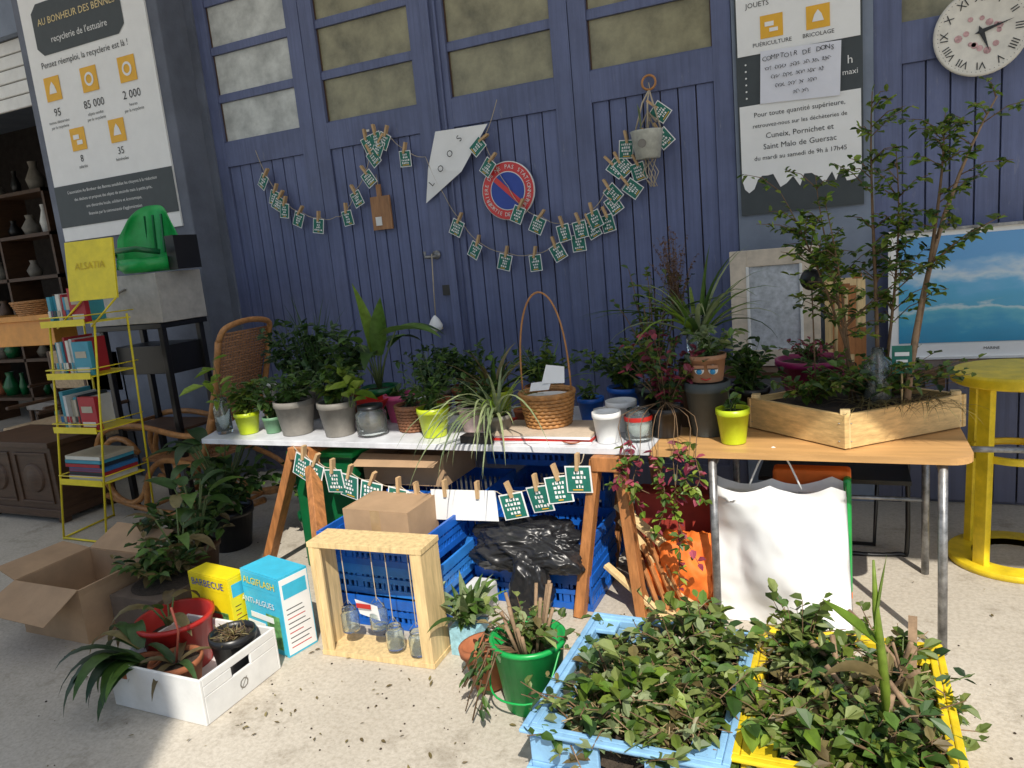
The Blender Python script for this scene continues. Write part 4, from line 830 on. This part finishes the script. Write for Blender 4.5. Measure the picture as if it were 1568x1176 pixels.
def bag(name,c,r,mat,seed,sub=6,crease=.12):
    import bmesh
    bm=bmesh.new(); bmesh.ops.create_icosphere(bm,subdivisions=sub,radius=1)
    for v in bm.verts:
        d=v.co.copy(); n=noise.noise(d*1.3+V((seed,0,0)))*.30
        s=.86+n+crease*ridged(V((d.x*2.0,d.y*2.0,d.z*1.3))+V((seed,3,0)))
        sx=(abs(d.x)**.8)*(1 if d.x>0 else -1)
        v.co=V((sx*r[0],d.y*r[1],d.z*r[2]))*s
    me=bpy.data.meshes.new(name); bm.to_mesh(me); bm.free(); me.materials.append(mat)
    for p_ in me.polygons: p_.use_smooth=True
    o=lk(bpy.data.objects.new(name,me)); o.location=c; return o
BAGM=pm('black_bin_bag',(.016,.016,.018),.33,.1,5,.25,bscale=9)
bag('black_bin_bag',(-1.34,2.90,.29),(.29,.17,.12),BAGM,3)
bag('black_bin_bag',(-1.30,2.78,.15),(.10,.10,.17),BAGM,9,5)
P('plant_cube_pot',lambda b:(b.box(-1.51,-1.39,2.40,2.52,.001,.12,pm('pale_blue_pot',(.30,.55,.65),.5,.3,30)),straps(b,-1.45,2.46,.12,18,.26,.04,[G4,G4,G1],.5,(.5,1.3),.7),bush(b,-1.45,2.46,.12,.13,.11,.17,12,8,.06,.03,[G4,G1])),bevel=.008)
P('terracotta_pot',lambda b:(b.lathe([(0,-.14),(.06,-.14),(.08,0),(.09,0),(.09,.03),(.075,.03),(.065,-.02),(0,-.02)],(-1.27,2.24,.15),TERRA,24,Matrix.Rotation(-.15,4,'Y'))))
def gb(b):
    x,y=-1.06,2.20; b.lathe([(0,0),(.10,0),(.13,.24),(.14,.245),(.14,.26),(.125,.26),(.095,.02),(0,.02)],(x,y,.001),GRN,32); b.disc((x,y,.2),.118,SOIL)
    for i in range(12): a=U(0,6.28); b.tube([(x+.04*math.cos(a),y+.04*math.sin(a),.18),(x+.1*math.cos(a),y+.1*math.sin(a),U(.3,.46))],.007,BARK,5)
    bush(b,x,y,.22,.20,.14,.18,20,8,.05,.03,[G1,G5,G4,G8],TWIG)
    for i in range(10):
        a=U(2.7,4.5); e=V((x+.16*math.cos(a),y+.16*math.sin(a),.27)); q=e+V((.1*math.cos(a),.08*math.sin(a),-U(.12,.26))); b.tube([(x,y,.2),e,q],.003,TWIG,4)
        for k in range(6): b.leaf(e.lerp(q,U(0,1)),(U(-1,1),U(-1,1),-.5),.04,.022,rnd.choice([G2,G1]))
    b.ctube([(x-.13,y,.25),(x-.1,y-.13,.12),(x,y-.17,.1),(x+.1,y-.13,.12),(x+.13,y,.25)],.004,GRN,6)
P('green_bucket',gb)
def paperbag(b):
    x0,x1,y0,h=-.54,-.0,2.93,.60; n=40;m=40; vs=[];fs=[]
    for side,yy in ((0,y0),(1,y0+.14)):
        o=len(vs)
        for j in range(m+1):
            for i in range(n+1):
                u=i/n;v=j/m; nn=noise.noise(V((u*1.6+v,v*1.6,side*5)))*.09+.025*(1-min(1,2.5*abs(noise.noise(V((u*1.7+.6*v,v*1.5-.5*u,side*3+2))))))+.008*noise.noise(V((u*9,v*9,side)))
                lean=.06*v if side==0 else -.02*v
                vs.append((x0+(x1-x0)*u+(.02*v*(1-2*u)) ,yy+nn+lean+(-.04*math.sin(math.pi*u) if side==0 else 0),.002+h*v*(1-.05*abs(math.sin(u*7))*(v>.9)) ))
        for j in range(m):
            for i in range(n): a=o+j*(n+1)+i; fs.append((a,a+1,a+n+2,a+n+1))
    k=(m+1)*(n+1)
    for j in range(m):
        a=j*(n+1); fs.append((a,a+n+1,k+a+n+1,k+a)); a+=n; fs.append((a,a+n+1,k+a+n+1,k+a))
    b.add(vs,fs,PAP,True)
    xc=-.28; b.tube([(xc-.1+.2*t,y0+.06,h-.02+.17*math.sin(math.pi*t)) for t in [q/10 for q in range(11)]],.004,PAP,6)
P('white_paper_bag',paperbag)
P('orange_bag',lambda b:(b.box(-.93,-.56,3.22,3.36,.002,.45,pm('dark_red_fabric',(.35,.04,.025),.7,.3,6)),b.box(-.03,.0,3.08,3.2,.1,.6,GRN),b.box(-.3,-.0,3.12,3.2,.05,.62,ORG)),bevel=.03)
bag('orange_cloth_bundle',(-.66,3.06,.17),(.17,.12,.17),ORG,5,5)
def planks(b):
    for a,c_,w in (((-.95,3.05,.38),(-.6,2.95,.02),.04),((-.9,3.1,.3),(-.55,3.0,.012),.03),((-1.0,2.95,.2),(-.7,2.85,.012),.035),((-.98,3.12,.42),(-.75,3.0,.3),.05),((-.86,2.9,.02),(-.5,2.95,.015),.03)): b.beam(a,c_,w,.018,PINEV)
    for k in range(5): b.beam((-.9+k*.03,3.0,.25+k*.02),(-.8+k*.04,2.93,.01),.02,.012,OAK)
P('wood_offcuts',planks,bevel=.002)
# ================= foreground crates
P('blue_plastic_crate',lambda b:tub(b,-.86,-.315,1.73,2.40,.002,.26,SKYB),bevel=.004)
P('yellow_plastic_crate',lambda b:tub(b,-.275,.235,1.78,2.46,.002,.26,YEL),bevel=.004)
STRAW=pm('dry_straw',(.38,.28,.15),.85,.3,40)
def heap(b,x0,x1,y0,y1,zb,mx,n,ls,mats,seed):
    H=lambda x,y: zb+mx*(.5+.6*noise.noise(V((x*5+seed,y*5,0))))*min(1,max(.3,10*min(x-x0,x1-x,y-y0,y1-y)+.35))
    K=24; vs=[];fs=[]
    for j in range(K+1):
        for i in range(K+1): x=x0+(x1-x0)*i/K;y=y0+(y1-y0)*j/K; vs.append((x,y,H(x,y)-.045+U(-.008,.008)))
    for j in range(K):
        for i in range(K): a=j*(K+1)+i; fs.append((a,a+1,a+K+2,a+K+1))
    b.add(vs,fs,SOIL,True)
    for s in range(320):
        x=U(x0,x1);y=U(y0,y1);a=U(0,6.28);L=U(.05,.2); p=V((x,y,H(x,y)-.03)); e=p+V((math.cos(a)*L,math.sin(a)*L,U(-.02,.07)))
        e.x=max(x0,min(x1,e.x)); e.y=max(y0,min(y1,e.y)); b.tube([p,(p+e)/2+V((0,0,.012)),e],U(.001,.0024),rnd.choice([STRAW,STRAW,TWIG]),3)
    for s in range(n):
        x=U(x0,x1);y=U(y0,y1); p=V((x,y,H(x,y)-.04)); a=U(0,6.28); L=U(.07,.2); e=p+V((math.cos(a)*L,math.sin(a)*L,U(.0,.9)*L*.8+.03)); m=(p+e)/2+V((0,0,U(0,.05)))
        b.tube([p,m,e],[.003,.0025,.0015],rnd.choice([TWIG,TWIG,STEM,BARK]),4); lm=rnd.choice(mats); sc=U(.6,1.4)
        for k in range(8):
            t=U(.2,1); q=p*(1-t)**2+m*2*t*(1-t)+e*t*t; l=ls*sc*U(.7,1.2); b.leaf(q,(U(-1,1),U(-1,1),U(-.3,.7)),l,l*U(.4,.6),lm)
P('plant_cuttings',lambda b:(heap(b,-.80,-.335,1.76,2.37,.16,.17,235,.048,[G1,G7,G8,G8,G2,G4,G5],0),bush(b,-.46,2.25,.2,.2,.13,.27,20,10,.055,.036,[G1,G7,G8],TWIG),bush(b,-.62,1.95,.2,.14,.14,.2,16,8,.065,.045,[G3,G1,G7,G8],TWIG)))
P('plant_cuttings',lambda b:(heap(b,-.265,.205,1.80,2.43,.16,.17,225,.048,[G1,G7,G5,G8,G2,G5,G7],4),bush(b,-.15,2.3,.2,.18,.12,.30,20,11,.055,.035,[G1,G7,G8],TWIG),bush(b,-.2,1.95,.2,.22,.15,.2,20,9,.06,.04,[G3,G1,G8],TWIG),bush(b,.08,1.92,.2,.16,.12,.16,14,9,.055,.035,[G1,G7],TWIG),[b.ctube([(q,w_,.18),(q+U(-.04,.04),w_+U(-.04,.04),.27),(q+U(-.1,.1),w_+U(-.1,.1),U(.30,.42))],U(.004,.010),BARK,6,3) for q,w_ in [(.05+U(-.12,.12),2.12+U(-.25,.25)) for k in range(12)]],b.beam((.16,2.3,.15),(.17,2.42,.38),.025,.018,BARK)))
def shoot(b):
    P_=[V((.09,2.0,.2)),V((.07,2.02,.45)),V((.055,2.0,.6)),V((.05,2.0,.74))]; b.tube(P_,[.014,.012,.009,.003],G3,8)
    b.strap((.06,2.0,.50),(-.6,-.1,.5),.19,.08,G3,-.1,taper=.75,fold=.2); b.strap((.055,2.0,.54),(.12,0,1),.22,.03,G3,.0,taper=.7); b.strap((.07,2.0,.4),(-.8,-.2,.5),.16,.06,G5,.6,taper=.75)
P('banana_shoot',shoot)
# ================= CAMERA / LIGHT
F=V((-.4158,.8917,-.1788)).normalized(); R=V((.9094,.4051,-.0943)); R=(R-F*R.dot(F)).normalized(); Up=R.cross(F)
cam=bpy.data.cameras.new('camera'); cam.lens=1132/1568*36; cam.sensor_width=36; cam.clip_end=500; cam.clip_start=.05
co=lk(bpy.data.objects.new('camera',cam)); M=Matrix((R,Up,-F)).transposed().to_4x4(); M.translation=(0,0,1.62); co.matrix_world=M; scn.camera=co
tr=V((-.462,.8,-1)).normalized()
L_=bpy.data.lights.new('sun','SUN'); L_.energy=5; L_.angle=math.radians(.5); L_.color=(1,.94,.84)
lo=lk(bpy.data.objects.new('sun',L_)); lo.rotation_euler=tr.to_track_quat('-Z','Y').to_euler(); lo.location=(3,-5,10)
w=bpy.data.worlds.new('World'); scn.world=w; w.use_nodes=True; N=w.node_tree.nodes; bg=N['Background']; s=N.new('ShaderNodeTexSky'); s.sky_type='NISHITA'; s.sun_disc=False
s.sun_elevation=math.asin(-tr.z); s.sun_rotation=math.atan2(-tr.x,-tr.y); w.node_tree.links.new(s.outputs[0],bg.inputs[0]); bg.inputs[1].default_value=.14
scn.view_settings.view_transform='Standard'; scn.view_settings.look='None'; scn.view_settings.exposure=0
